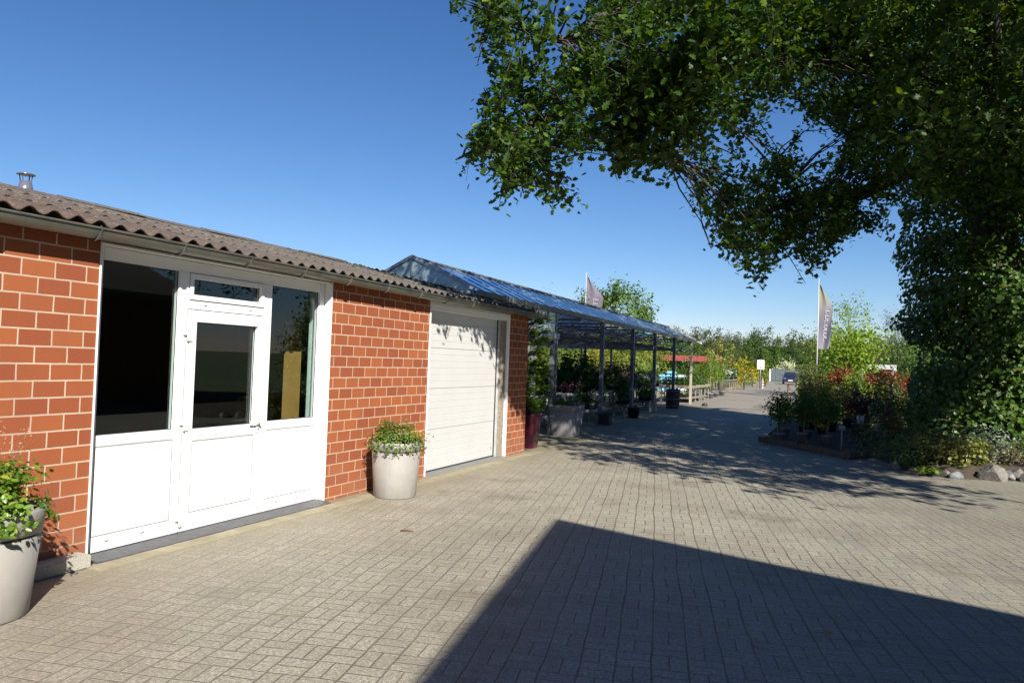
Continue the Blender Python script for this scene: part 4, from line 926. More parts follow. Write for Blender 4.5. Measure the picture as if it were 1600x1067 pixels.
# grey fence wall with a white end post, shrub above it
T = thing('panel_fence', (-10, 112, 0), 'long grey panel fence with a white end post behind the dark car', 'fence')
a = dep(1204, 596, 112); b = dep(1262, 596, 112); mb = MB(); n_ = 8
for k in range(n_):
    p0 = a+(b-a)*k/n_; p1 = a+(b-a)*(k+.97)/n_; mb.bar((p0[0], p0[1], .95), (p1[0], p1[1], .95), .06, 1.7)
mb.build('panels', simple('slate_grey_panel', (.055, .07, .082), .5), T)
mb = MB(); mb.bar((a[0]-.1, a[1], 0), (a[0]-.1, a[1], 1.85), .18, .18); mb.build('end_post', PANEL, T)
# dark blue car facing the camera
c = dep(1234.5, 599, 94); cx, cy = c[0], c[1]
T = thing('parked_car', (cx, cy, 0), 'dark blue car facing the camera at the far end of the road', 'car', rz=R(4))
CARP = NT('dark_blue_car_paint'); CARP.base((.012, .016, .04)); CARP.rough(.3); CARP.b.inputs['Coat Weight'].default_value = .6; CARP = CARP.m
def car_local(p): return p
secs = [(-2.15, .30, .62, .80), (-2.10, .28, .72, .88), (-1.2, .25, .98, .91), (-.75, .25, 1.02, .92), (1.4, .25, 1.05, .92), (2.0, .28, 1.02, .88), (2.12, .35, .9, .82)]
V = []; F = []
for (yy, z0, z1, hw) in secs:
    V += [(-hw*.92, yy, z0), (-hw, yy, (z0+z1)*.5), (-hw*.95, yy, z1-.06), (-hw*.8, yy, z1), (hw*.8, yy, z1), (hw*.95, yy, z1-.06), (hw, yy, (z0+z1)*.5), (hw*.92, yy, z0)]
for i in range(len(secs)-1):
    for k in range(8): F.append((i*8+k, i*8+(k+1) % 8, (i+1)*8+(k+1) % 8, (i+1)*8+k))
F += [tuple(range(8))[::-1], tuple((len(secs)-1)*8+k for k in range(8))]
def cart(v): return [(cx+x, cy+y, z) for x, y, z in v]
mb = MB(); mb.add(cart(V), F)
V = [(-.76, -.85, 1.0), (.76, -.85, 1.0), (.80, 1.75, 1.03), (-.80, 1.75, 1.03), (-.58, -.05, 1.50), (.58, -.05, 1.50), (.60, 1.1, 1.50), (-.60, 1.1, 1.50)]
mb.add(cart(V), [(4, 5, 6, 7), (0, 1, 5, 4), (1, 2, 6, 5), (2, 3, 7, 6), (3, 0, 4, 7)]); mb.build('body', CARP, T)
CG = NT('car_glass'); CG.base((.02, .025, .03)); CG.rough(.08); CG = CG.m
mb = MB(); mb.add(cart([(-.70, -.83, 1.03), (.70, -.83, 1.03), (.56, -.11, 1.475), (-.56, -.11, 1.475)]), [(0, 1, 2, 3)]); mb.v = [(x, y-.02, z+.01) for x, y, z in mb.v]; mb.build('windscreen', CG, T)
for s_ in (-1, 1):
    mb = MB(); mb.add(cart([(s_*.785, -.6, 1.05), (s_*.81, 1.55, 1.07), (s_*.63, 1.05, 1.46), (s_*.61, .02, 1.46)]), [(0, 1, 2, 3)]); mb.build('side_window', CG, T)
    mb = MB(); mb.box((cx+s_*.52, cy-2.17, .66), (cx+s_*.80, cy-2.05, .78)); mb.build('headlight', STEEL, T, bevel=.02)
    mb = MB(); mb.box((cx+s_*.86, cy-.70, 1.02), (cx+s_*1.02, cy-.60, 1.14)); mb.build('mirror', CARP, T, bevel=.02)
    for yy in (-1.38, 1.35):
        mb = MB(); prof = [(.20, -.1), (.31, -.11), (.335, -.07), (.335, .07), (.31, .11), (.20, .1)]
        n = 20; VV = []; 
        for (r_, t_) in prof:
            for k in range(n): a_ = 2*math.pi*k/n; VV.append((cx+s_*.80+t_, cy+yy+r_*math.cos(a_), .335+r_*math.sin(a_)))
        mb.add(VV, [(i*n+k, i*n+(k+1) % n, (i+1)*n+(k+1) % n, (i+1)*n+k) for i in range(5) for k in range(n)], 0, True); wh = mb.build('wheel', BLACK, T)
        mb = MB(); VV = [(cx+s_*.80+s_*.07, cy+yy+.2*math.cos(2*math.pi*k/n), .335+.2*math.sin(2*math.pi*k/n)) for k in range(n)]+[(cx+s_*.85, cy+yy, .335)]
        mb.add(VV, [(k, (k+1) % n, n) for k in range(n)]); mb.build('rim', STEEL, wh)
mb = MB(); mb.box((cx-.45, cy-2.17, .36), (cx+.45, cy-2.12, .56)); mb.build('grille', BLACK, T); mb = MB(); mb.box((cx-.26, cy-2.19, .44), (cx+.26, cy-2.172, .55)); mb.build('number_plate', PANEL, T)
# flags on tall poles
def flag(pxx, ybase, D, ztop, wid, hgt, tone, label, seed):
    c = dep(pxx, ybase, D); x, y = c[0], c[1]; rg = np.random.default_rng(seed)
    T = thing('flagpole', (x, y, 0), label, 'flag')
    mb = MB(); mb.tube([(x, y, 0), (x, y, ztop*.5), (x, y, ztop)], [.045, .04, .025], 10); mb.lathe((x, y, ztop), [(.04, 0), (.045, .04), (.001, .07)], 10); mb.build('pole', simple('flagpole_grey%d' % seed, (.42, .42, .42), .45), T)
    nx, nz = 14, 40; V = []; dx, dy = .92, .40
    for j in range(nz+1):
        v = j/nz
        for i in range(nx+1):
            u = i/nx; wz = wid*(.03+min(1, .12+v*2.6)*(.9+.1*math.sin(5*v)) if v < .4 else 1-.30*(v-.4)/.6*1.0)
            fold = .10*math.sin(u*7+v*5)*u+.08*math.sin(v*9+u*3)*u
            V.append((x+.05+dx*wz*u-dy*fold, y+dy*wz*u+dx*fold*1.4, ztop-.15-hgt*v-(.35*u*(1-v)*.9)+.03*math.sin(9*u)))
    mb = MB(); mb.add(V, [(j*(nx+1)+i, j*(nx+1)+i+1, (j+1)*(nx+1)+i+1, (j+1)*(nx+1)+i) for j in range(nz) for i in range(nx)], 0, True)
    t = NT('flag_cloth_%d' % seed); tc = t.obj(); sx = t.n('SeparateXYZ'); t.set(sx.inputs[0], tc)
    v = t.mapr(sx.outputs[2], ztop-.15-hgt, ztop-.15, 0, 1)
    c_ = t.ramp(v, tone); t.base(c_); t.rough(.7); mb.build('flag', t.m, T)
    def cp(u, v):
        k = int(v*nz)*(nx+1)+int(u*nx); p_ = Vector(V[k]); return (p_.x+.02, p_.y-.035, p_.z)
    mb = MB()                                            # pale upright lettering, unreadable at this distance
    for g_ in range(7):
        v0 = .42+.07*g_
        for (a_, b_) in (((.45, v0), (.72, v0)), ((.45, v0), (.45, v0+.045)), ((.45, v0+.045), (.72, v0+.045)))[:2+g_ % 2]:
            mb.bar(cp(*a_), cp(*b_), .012, .05)
    mb.build('pale_lettering', simple('flag_letter%d' % seed, (.38, .37, .40), .7), T)
    return T
PUR = (.20, .17, .24)
flag(1275.5, 600, 45, 7.25, .85, 4.05, [(0, (.17, .16, .19)), (.35, (.105, .095, .13)), (.62, (.17, .165, .17)), (.85, (.20, .195, .10)), (1, (.11, .105, .08))], 'tall white pole with a limp grey and cream banner right of the road', 1)
flag(911, 590, 60, 8.95, 1.35, 4.6, [(0, (.095, .08, .115)), (1, (.13, .115, .15))], 'white pole with a purple grey lettered banner standing behind the canopy roof', 2)
# white pavilion
c = dep(1372, 590, 58); x, y = c[0], c[1]
T = thing('pavilion', (x, y, 0), 'small white flat roofed pavilion between the beds and the far trees', 'pavilion')
mb = MB(); mb.box((x-1.1, y-1, 2.05), (x+1.2, y+1.4, 2.4)); mb.build('roof', simple('pavilion_white', (.42, .44, .44), .6), T)
for a_, b_ in ((-1.05, -.95), (1.1, -.95), (-1.05, 1.3), (1.1, 1.3)):
    mb = MB(); mb.box((x+a_-.08, y+b_-.08, 0), (x+a_+.08, y+b_+.08, 2.049)); mb.build('post', PANEL, T)
mb = MB(); mb.box((x-.9, y+1.1, 0), (x+.95, y+1.16, 2.04)); mb.build('back_wall', DARKINT, T)

# ================================================================== TREES AND SHRUBS BEHIND
def tree(name, h, cr, cz, crz, n, size, leafm, label, cat, group=None, k=40, trunk=.16, tmpl=T_OVAL, seed=0, spread=.2, shell=.5, bottom=-.75, limbs=6):
    rg = np.random.default_rng(500+seed); T = thing(name, (0, 0, 0), label, cat, group)
    P = clump_pts(n, (0, 0, cz), (cr, cr, crz), k, spread, bottom, shell, rg); P = P[P[:, 2] > .2]
    link('crown', leaf_mesh('crown', P, size, tmpl, .35, .1, rg, OUT(P, (0, 0, cz-crz*.3)), .4), leafm, T)
    mb = MB(); mb.tube([(0, 0, -.05), (.02*h*.1, 0, cz*.5), (0, .02*h*.1, cz+crz*.4)], [trunk, trunk*.8, trunk*.25], 8)
    for i in range(limbs):
        a = rg.uniform(0, 6.28); z0 = cz-crz*rg.uniform(.2, .8); q = (cr*.7*math.cos(a), cr*.7*math.sin(a), min(cz+crz*.6, z0+cr*rg.uniform(.2, .8)))
        mb.tube([(0, 0, z0), (q[0]*.5, q[1]*.5, (z0+q[2])/2+.1), q], [trunk*.45, trunk*.28, trunk*.1], 6)
    mb.build('trunk', BARK, T); return T
WV = [tree('broadleaf_tree', 11, 4.2, 5.9, 4.6, 5200, .42, FARG, 'x', 'tree', 'far treeline', 60, .2, seed=1, spread=.13),
      tree('broadleaf_tree', 12, 4.6, 6.0, 5.0, 5200, .42, FARO, 'x', 'tree', 'far treeline', 56, .2, seed=2, spread=.13),
      tree('broadleaf_tree', 10, 3.8, 5.5, 4.2, 4800, .40, FARL, 'x', 'tree', 'far treeline', 56, .2, seed=3, spread=.13),
      tree('conifer_tree', 11, 2.6, 5.8, 5.0, 3600, .36, FARG, 'x', 'tree', 'far treeline', 50, .2, seed=4)]
WL = ['dense mid green tree in the far treeline across the fields', 'broad olive brown tree in the far treeline across the fields', 'bright fresh green tree in the far treeline across the fields', 'slim dark tree in the far treeline across the fields']
trg = np.random.default_rng(9)
def far(i, pxx, D, sc, label=None, group='far treeline'):
    c = dep(pxx, 585, D); pr = WV[i]; loc = (c[0], c[1], 0)
    return put(pr, loc, trg.uniform(0, 6.28), sc, label or WL[i], group)
for pxx in np.linspace(1040, 1460, 30): far([0, 1, 0, 2, 1, 3, 0, 1][trg.integers(8)], pxx+trg.uniform(-6, 6), trg.uniform(150, 175), trg.uniform(.76, 1.0))
for pxx in np.linspace(640, 1040, 15): far([0, 1, 2][trg.integers(3)], pxx+trg.uniform(-8, 8), trg.uniform(150, 180), trg.uniform(.75, .95))
for pxx in np.linspace(1050, 1420, 15): far([0, 2, 1][trg.integers(3)], pxx+trg.uniform(-6, 6), trg.uniform(135, 146), trg.uniform(.55, .68))
for pxx in np.linspace(1480, 1640, 7): far([0, 1][trg.integers(2)], pxx, trg.uniform(120, 150), .95)
def at(o, pxx, D, sc=1, rz=0):
    c = dep(pxx, 585, D); o.location = (c[0], c[1], 0); o.scale = (sc,)*3; o.rotation_euler = (0, 0, rz); return o
at(tree('oak_tree', 9.2, 4.3, 5.6, 3.7, 9500, .235, leafmat('young_oak_leaf', (.06, .12, .02), (.12, .20, .035), None, .35, .7), 'wide fresh green oak tree standing behind the canopy roof right of the purple banner', 'tree', None, 64, .3, T_WIDE, 11, .13, .5, -.6, 12), 957, 70)
at(tree('oak_tree', 7, 2.4, 5.6, 2.1, 1500, .30, FARL, 'smaller green tree behind the canopy roof left of the purple banner', 'tree', None, 22, .2, T_WIDE, 12), 893, 74)
at(tree('birch_tree', 6.6, 1.45, 4.75, 2.3, 2100, .15, leafmat('light_birch_leaf', (.16, .25, .04), (.26, .36, .07), None, .45, .6), 'light airy pale green tree beside the cream banner', 'tree', None, 44, .07, T_OVAL, 13, .17, .35, -1, 14), 1324, 52)
at(tree('maple_tree', 4.6, 2.5, 3.0, 1.75, 2600, .18, leafmat('bright_maple_leaf', (.13, .22, .02), (.24, .34, .035), None, .45, .6), 'broad low bright green tree below the cream banner', 'tree', None, 40, .12, T_WIDE, 14, .2, .4, -1), 1322, 49)
at(tree('conifer_tree', 7.4, 1.6, 4.3, 3.0, 1900, .22, leafmat('dull_pine_needle', (.05, .075, .04), (.09, .11, .06), None, .2, .7), 'dull grey green pine standing behind the white pavilion', 'tree', None, 26, .14, T_BLADE, 15, .2, .4), 1397, 64)
at(tree('broadleaf_tree', 5.2, 2.6, 3.0, 2.2, 1800, .22, FARL, 'round green tree right of the pine behind the beds', 'tree', None, 30, .14, T_OVAL, 16), 1432, 60)
at(tree('young_tree', 4.0, .95, 2.45, 1.35, 800, .13, leafmat('pale_gold_leaf', (.24, .25, .05), (.36, .34, .09), None, .4, .6), 'slender pale yellow young tree standing beyond the canopy benches', 'tree', None, 30, .05, T_OVAL, 17, .13, .3, -1, 16), 1124, 50)
at(tree('golden_shrub', 3.0, 1.0, 1.5, 1.35, 1300, .15, leafmat('golden_yellow_leaf', (.30, .28, .02), (.44, .40, .03), None, .4, .6), 'bright golden yellow shrub beside the wooden roadside benches', 'shrub', None, 20, .05, T_OVAL, 18, .26, .3, -1), 1163, 62)
at(tree('upright_shrub', 3.0, .42, 1.55, 1.45, 700, .14, LIME, 'narrow upright yellow green hedge shrub right of the sign post', 'shrub', None, 18, .05, T_OVAL, 19, .26, .3, -1), 1196, 76)
at(tree('flowering_shrub', 3.4, 1.6, 2.0, 1.2, 900, .2, leafmat('cream_blossom', (.35, .38, .15), (.65, .65, .48), (.12, .2, .03), .3, .6, .3), 'cream flowering shrub showing above the grey panel fence', 'shrub', None, 24, .06, T_WIDE, 20, .26, .3, -1), 1226, 118)
at(tree('blue_conifer', 3.4, .9, 1.8, 1.5, 700, .16, BLUEG, 'blue green young conifer between the yellow tree and the golden shrub', 'shrub', None, 22, .07, T_BLADE, 22, .2, .3, -1), 1143, 70)
at(tree('green_shrub', 1.2, .9, .7, .6, 500, .14, FRESH, 'low fresh green shrub at the foot of the sign post', 'shrub', None, 14, .05, T_BLADE, 23, .3, .3, -1), 1176, 72)
# shrubs and bamboos behind the canopy
HV = [tree('tall_shrub', 3.6, 1.2, 1.9, 1.75, 900, .17, leafmat('bamboo_leaf', (.15, .19, .03), (.28, .30, .06), None, .45, .6), 'x', 'shrub', 'shrubs behind the canopy', 26, .05, T_BLADE, 31, .22, .35, -1),
      tree('tall_shrub', 3.4, 1.3, 1.8, 1.6, 900, .17, leafmat('spring_leaf', (.10, .16, .02), (.22, .28, .04), None, .45, .6), 'x', 'shrub', 'shrubs behind the canopy', 26, .05, T_OVAL, 32, .22, .35, -1),
      tree('tall_shrub', 3.0, 1.1, 1.6, 1.45, 800, .16, GREEN, 'x', 'shrub', 'shrubs behind the canopy', 26, .05, T_OVAL, 33, .22, .35, -1),
      tree('golden_shrub', 2.6, 1.0, 1.5, 1.1, 700, .15, leafmat('gold_green_leaf', (.26, .25, .03), (.40, .36, .05), None, .4, .6), 'x', 'shrub', 'shrubs behind the canopy', 24, .05, T_OVAL, 34, .22, .35, -1)]
HL = ['tall yellow green bamboo like shrub in the sun behind the canopy', 'tall spring green shrub in the sun behind the canopy', 'mid green shrub in the sun behind the canopy', 'golden leaved shrub in the sun behind the canopy']
for row, (D, step, sc) in enumerate([(42, 24, 1.05), (49, 24, 1.35), (58, 28, 1.7)]):
    for pxx in np.arange(700+row*9, [990, 1010, 960][row], step):
        i = [0, 1, 0, 2, 3, 1, 0][trg.integers(7)]; c = dep(pxx+trg.uniform(-6, 6), 580, D+trg.uniform(-2, 2)); put(HV[i], (c[0], c[1], 0), trg.uniform(0, 6), sc*trg.uniform(.85, 1.1), HL[i], 'shrubs behind the canopy')
for k, (pxx, D, i, sc) in enumerate([(985, 44, 2, .8), (1003, 46, 1, .75), (1018, 43, 2, .65), (1027, 48, 1, .9), (1072, 47, 2, .75), (1095, 50, 1, .6), (1078, 43, 2, .5), (1110, 53, 2, .6), (1100, 46, 1, .55)]):
    c = dep(pxx, 580, D); put(HV[i], (c[0], c[1], 0), trg.uniform(0, 6), sc, 'small bushy %s shrub in front of the red shed' % ['', 'spring green', 'mid green'][i], 'shrubs before the shed')
for o in list(bpy.data.objects):
    if o.get('label') == 'x' and o.parent is None:
        for ch in list(o.children): bpy.data.objects.remove(ch)
        bpy.data.objects.remove(o)

# ================================================================== THE BIG OAK WITH ITS CLIMBER
TX, TY = 3.31, 20.6
OAK = thing('oak_tree', (TX, TY, 0), 'huge old oak with a climber covered trunk and low spreading limbs over the yard', 'tree')
org = np.array([TX, TY, 0.0]); rg = np.random.default_rng(42)
def curve(pts, n=14):
    pts = np.array(pts, float); t = np.linspace(0, len(pts)-1, n*(len(pts)-1)+1); out = []
    for q in t:
        i = min(int(q), len(pts)-2); f = q-i; p0 = pts[max(i-1, 0)]; p1 = pts[i]; p2 = pts[i+1]; p3 = pts[min(i+2, len(pts)-1)]
        out.append(.5*((2*p1)+(-p0+p2)*f+(2*p0-5*p1+4*p2-p3)*f*f+(-p0+3*p1-3*p2+p3)*f**3))
    return np.array(out)
mb = MB(); tr_ = curve([(TX, TY, -.1), (TX+.05, TY, 2.5), (TX, TY+.05, 6), (TX+.1, TY+.1, 9.5), (TX, TY+.2, 13)], 6)
mb.tube(tr_, np.interp(np.linspace(0, 1, len(tr_)), [0, .1, .5, .8, 1], [.78, .6, .48, .34, .14]), 16); mb.build('trunk', BARK, OAK)
L = []          # limbs as 3-D polylines with end radii
L.append((curve([(TX, TY, 6.0), dep(1430, 268, 16.6), dep(1340, 305, 15.6), dep(1250, 312, 14.8), dep(1170, 345, 14.2)]), .24, .03))
L.append((curve([(TX, TY, 8.8), dep(1390, 110, 16.0), dep(1290, 95, 14.8), dep(1200, 92, 13.8), dep(1100, 132, 12.8), dep(1000, 134, 12.0), dep(930, 152, 11.5), dep(850, 186, 11.0), dep(770, 222, 10.6), dep(712, 250, 10.4)]), .25, .012))
L.append((curve([(TX, TY, 9.5), dep(1400, -60, 15.2), dep(1200, -70, 13.4), dep(1040, -30, 12.0), dep(950, 25, 11.2), dep(905, 56, 10.8), dep(870, 62, 10.6), dep(770, 30, 10.4)]), .22, .02))
L.append((curve([dep(905, 56, 10.8), dep(918, 95, 10.9), dep(915, 150, 11.1)], 6), .03, .018))
L.append((curve([dep(850, 186, 11.0), dep(815, 240, 10.8), dep(790, 300, 10.5)], 6), .022, .006))
L.append((curve([dep(1250, 312, 14.8), dep(1180, 230, 14.6), dep(1130, 180, 14.2)], 6), .03, .01))
L.append((curve([dep(1430, 268, 16.6), dep(1310, 200, 16), dep(1240, 150, 15)], 6), .07, .02))
L.append((curve([dep(1100, 132, 12.8), dep(1060, 200, 12.6), dep(1045, 250, 12.4)], 6), .022, .006))
for k, (a, zz, ln) in enumerate([(-1.2, 6.5, 10), (-.6, 7.5, 10), (.2, 7, 8), (-1.9, 8, 9), (.9, 8, 6), (-2.4, 10, 8), (1.8, 9, 5), (2.7, 9, 6), (-1.5, 10.5, 7), (-.2, 10.5, 7), (-1.35, 7, 15), (-1.1, 8, 13.5)]):
    e = np.array([TX+ln*math.cos(a), TY+ln*math.sin(a), zz+rg.uniform(-.5, 1.5)]); m = np.array([TX+ln*.5*math.cos(a+.12), TY+ln*.5*math.sin(a+.12), zz+1.2])
    L.append((curve([(TX, TY, zz-1), m, e], 8), .22, .03))
for (c_, ra, rb) in L:
    mb = MB(); mb.tube(c_, np.linspace(ra, rb, len(c_)), 10); mb.build('limb', BARK, OAK)
LP = np.concatenate([c_[::2] for c_, _, _ in L])
POLY = np.array([(690, -40), (705, 5), (735, 20), (748, 60), (738, 95), (755, 125), (748, 165), (745, 200), (728, 228), (703, 250), (716, 266), (742, 258), (772, 262), (785, 285), (770, 322), (783, 332), (800, 306), (824, 282), (836, 306), (858, 318), (880, 310), (892, 326), (898, 302), (874, 272), (884, 246), (925, 236), (957, 246), (968, 274), (984, 272), (998, 246), (1026, 250), (1042, 275), (1060, 272), (1068, 236), (1092, 250), (1078, 312), (1112, 340), (1106, 392), (1136, 388), (1160, 420), (1196, 444), (1212, 438), (1207, 408), (1228, 386), (1262, 398), (1244, 440), (1262, 446), (1296, 408), (1308, 378), (1332, 360), (1362, 348), (1388, 388), (1408, 340), (1425, 300), (1640, 320), (1640, -40)], float)
def inside(x, y, P=POLY):
    x = np.asarray(x); y = np.asarray(y); r = np.zeros(x.shape, bool); j = len(P)-1
    for i in range(len(P)):
        xi, yi = P[i]; xj, yj = P[j]
        r ^= ((yi > y) != (yj > y)) & (x < (xj-xi)*(y-yi)/(yj-yi+1e-12)+xi); j = i
    return r
HOLES = [(1228, 190, 34, 40), (1284, 226, 38, 46), (1300, 240, 20, 22), (1195, 80, 14, 16), (1050, 62, 22, 16), (1010, 78, 26, 12), (860, 30, 20, 22), (1345, 285, 18, 14), (1355, 320, 24, 12), (1180, 235, 14, 26), (985, 200, 14, 14), (1085, 60, 12, 18), (900, 170, 12, 12), (835, 150, 10, 14), (1440, 40, 14, 14), (1365, 75, 12, 8), (1400, 330, 16, 14), (790, 235, 12, 14), (1120, 215, 22, 22), (1085, 215, 12, 20), (1165, 205, 18, 24), (1025, 215, 14, 18), (1150, 262, 20, 14), (1205, 150, 16, 14), (945, 60, 14, 14), (720, 60, 12, 20), (765, 120, 10, 12), (870, 115, 10, 10), (1000, 45, 16, 10), (800, 195, 12, 10), (860, 255, 14, 10), (940, 205, 14, 8), (810, 60, 10, 12), (770, 175, 8, 12)]
def okpx(x, y, pad=1.0):
    r = inside(x, y)
    wv = .34*np.sin(x*.21+y*.09)+.30*np.sin(y*.27-x*.07)+.22*np.sin(x*.43+y*.39)
    for (hx, hy, ha, hb) in HOLES: r &= ((x-hx)/(ha*pad))**2+((y-hy)/(hb*pad))**2 > 1+wv
    return r
FRONT = np.array([(-9, 14.0), (-5.7, 13.4), (-4.0, 12.9), (-2.8, 11.6), (-1.5, 11.2), (-.8, 10.4), (.2, 10.8), (1.0, 11.9), (1.6, 11.6), (2.2, 12.2), (6, 13.0)])
def shade_ok(P):
    gx = P[:, 0]-P[:, 2]*1.01; gy = P[:, 1]+P[:, 2]*1.01
    wob = .35*np.sin(gx*5.1)+.3*np.sin(gx*2.3+1)
    vis = (gx > -7.5) & (gx < 2.6)
    return ~(vis & ((gy < np.interp(gx, FRONT[:, 0], FRONT[:, 1])+wob*.6) | (gy > 29.3+wob)) | ((gx > -1.4) & (gx < 7) & (gy > 22.6+wob) & (gy < 60)))
LEAF = []; SIZ = []; twig = MB()
def spray(p, length, n, size, down=1.0, k=4):
    """a drooping twig with rosettes of leaves along it"""
    d = rg.normal(size=3)*np.array([.75, .75, .35]); d[2] -= down*rg.uniform(.5, 1.3); d /= np.linalg.norm(d)
    s_ = np.linspace(.1, 1, k); c_ = p+d*length*s_[:, None]+np.array([0, 0, -.15*length])*(s_[:, None]**2)
    a_ = rg.integers(0, k, n); q = c_[a_]+rg.normal(size=(n, 3))*size*.62
    return q, c_
def keep(q, ragged):
    X_, Y_, D_ = px(q); ok = okpx(X_, Y_, .8) | (Y_ < -30) | (X_ > 1615) | (D_ < 0)
    return np.ones(len(q), bool) if ok.mean() >= .62 else (np.zeros(len(q), bool))
DX, DD = [690, 850, 1000, 1150, 1300, 1450, 1640], [10.2, 10.4, 11.2, 13.0, 14.6, 16.0, 16.8]
def put_spray(p, ln, n, size, tw=.5, ragged=.3, k=4):
    q, c_ = spray(p, ln, n, size, k=k); m = keep(q, ragged)
    if shade_ok(q).mean() < .6: return
    q = q[m]
    if len(q) < 3: return
    LEAF.append(q); SIZ.append(np.full(len(q), size))
    if rg.random() < tw: twig.tube([c_[0], c_[1], c_[2], c_[-1]], [.006, .005, .004, .002], 4, cap=False)
    if rg.random() < tw*.30:
        j = np.argmin(((LP-p)**2).sum(1)); b = LP[j]; ds = np.linalg.norm(b-p)
        if ds < 2.4: twig.tube([b, b*.62+p*.38+np.array([0, 0, .10*ds]), b*.25+p*.75+np.array([0, 0, .06*ds]), p], [.016, .012, .008, .005], 5, cap=False)
def add_px(N, x0, x1, y0, y1, dj, n, ln, size, dd=0.0, ragged=.3, per=7, cr=.26):
    """leafy clumps: each a handful of sprays round the end of a side branch, open air between clumps"""
    x = rg.uniform(x0, x1, N); y = rg.uniform(y0, y1, N); k = okpx(x, y); x = x[k]; y = y[k]
    for xx, yy in zip(x, y):
        c0 = dep(xx, yy, np.interp(xx, DX, DD)+dd+rg.normal()*dj); m_ = int(per*rg.uniform(.5, 1.5)); f_ = rg.uniform(.7, 1.25)
        j = np.argmin(((LP-c0)**2).sum(1)); b = LP[j]; ds = np.linalg.norm(b-c0)
        if ds < 2.6: twig.tube([b, b*.6+c0*.4+np.array([0, 0, .10*ds])+rg.normal(size=3)*.05*ds, b*.25+c0*.75+np.array([0, 0, .06*ds]), c0], [.020, .014, .009, .005], 5, cap=False)
        for _ in range(m_):
            put_spray(c0+rg.normal(size=3)*np.array([cr, cr, cr*.7])*f_, ln*rg.uniform(.5, 1.3), int(n*rg.uniform(.6, 1.3)), size*rg.uniform(.85, 1.15), tw=.35, ragged=ragged)
add_px(330, 690, 1340, -40, 445, .7, 15, .36, .104, cr=.21)
add_px(240, 1300, 1640, -40, 445, .9, 16, .42, .104)
add_px(160, 1320, 1640, -40, 300, 1.3, 17, .5, .112, .6)
add_px(70, 1100, 1400, -40, 90, 1.0, 17, .5, .105, .5)
add_px(50, 1100, 1330, 295, 410, .8, 17, .42, .10)
add_px(26, 930, 1330, 95, 165, 1.0, 17, .45, .10)
add_px(30, 700, 900, 200, 330, .4, 16, .40, .10)
# the crown reaches well out over the yard: sprays that stand between the sun and the shaded paving
S3 = np.array([.7071, -.7071, .7002])
def caster(gx, gy, gz, z):
    return np.array([gx, gy, gz])+S3*((z-gz)/.7002)
def in_view_ok(p):
    X_, Y_, D_ = px(p[None]); X_, Y_, D_ = X_[0], Y_[0], D_[0]
    if D_ < 0.3 or X_ > 1625 or Y_ < -35 or X_ < -60: return True
    return bool(okpx(np.array([X_]), np.array([Y_]), 1.0)[0])
done = 0
for _ in range(90000):
    if done > 2400: break
    gx = rg.uniform(-7.5, 1.6); gy = rg.uniform(11, 29.3); fy = np.interp(gx, FRONT[:, 0], FRONT[:, 1])
    if gy < fy-.3 or (gx > .9 and gy > 13.5): continue
    if gx > -1.4 and gy > 22.2: continue
    if 21.2 < gx+gy < 26.4 and rg.random() < .85: continue                # the climber itself shades this strip
    u_ = (gy-fy)/3.2
    if rg.random() > .30+.7*min(1, u_)*(.75+.25*math.sin(gx*3.1+gy*1.3)): continue
    if u_ < 1.3 and math.sin(gx*1.1+gy*4.2+.6*math.sin(gx*2.3)) < -.15: continue     # long fingers of light between the branches
    p = caster(gx, gy, 0, rg.uniform(4.3, 10.0))
    if math.hypot(p[0]-TX, p[1]-TY) > 16.5 or not in_view_ok(p): continue
    X_, Y_, D_ = px(p[None]); vis = D_[0] > 0 and X_[0] < 1640 and Y_[0] > -60
    if vis and rg.random() < (.88 if X_[0] < 1340 else .5): continue
    put_spray(p, .7, 15 if vis else 13, .115 if vis else .19, .25, .0); done += 1
done = 0
for _ in range(26000):                                   # the low tips that dapple the garage door and the brick pier
    if done > 330: break
    Yg = rg.uniform(11.05, 12.9); zg = rg.uniform(.9, 2.35)
    if Yg < 11.9 and rg.random() < .45: continue
    if Yg < 11.8 and zg < 2.35-(Yg-11.05)*1.6: continue
    if Yg > 11.9 and 12.42 < Yg < 12.55: continue
    p = caster(-5.4, Yg, zg, rg.uniform(3.7, 5.6))
    if not in_view_ok(p): continue
    put_spray(p+np.array([0, 0, .15]), .34, 17, .115, .8, .1, 3); done += 1
# top, back and far side of the crown
cnt = 0
while cnt < 1900:
    a = rg.uniform(0, 6.283); rr = 11.0*math.sqrt(rg.random()); z = rg.uniform(4.5, 13.8)
    if not .35 < (rr/11.5)**2+((z-5.5)/8.4)**2 < 1: continue
    p = np.array([TX+rr*math.cos(a), TY+rr*math.sin(a), z])
    if a > 3.6 and z < 8.5: continue                     # open below on the sunny side
    if p[0]-TX-(p[1]-TY) > 0 and abs(p[0]-TX+p[1]-TY) < 3.4 and rg.random() < .8: continue
    if not in_view_ok(p): cnt += .2; continue
    cnt += 1; put_spray(p, .8, 14, .17, .1, .0)
LF = np.concatenate(LEAF); SZ = np.concatenate(SIZ)
link('crown', leaf_mesh('crown', LF-org, SZ, T_OAK, .50, .5, rg), OAK1, OAK)
twig.build('twigs', BARK, OAK)
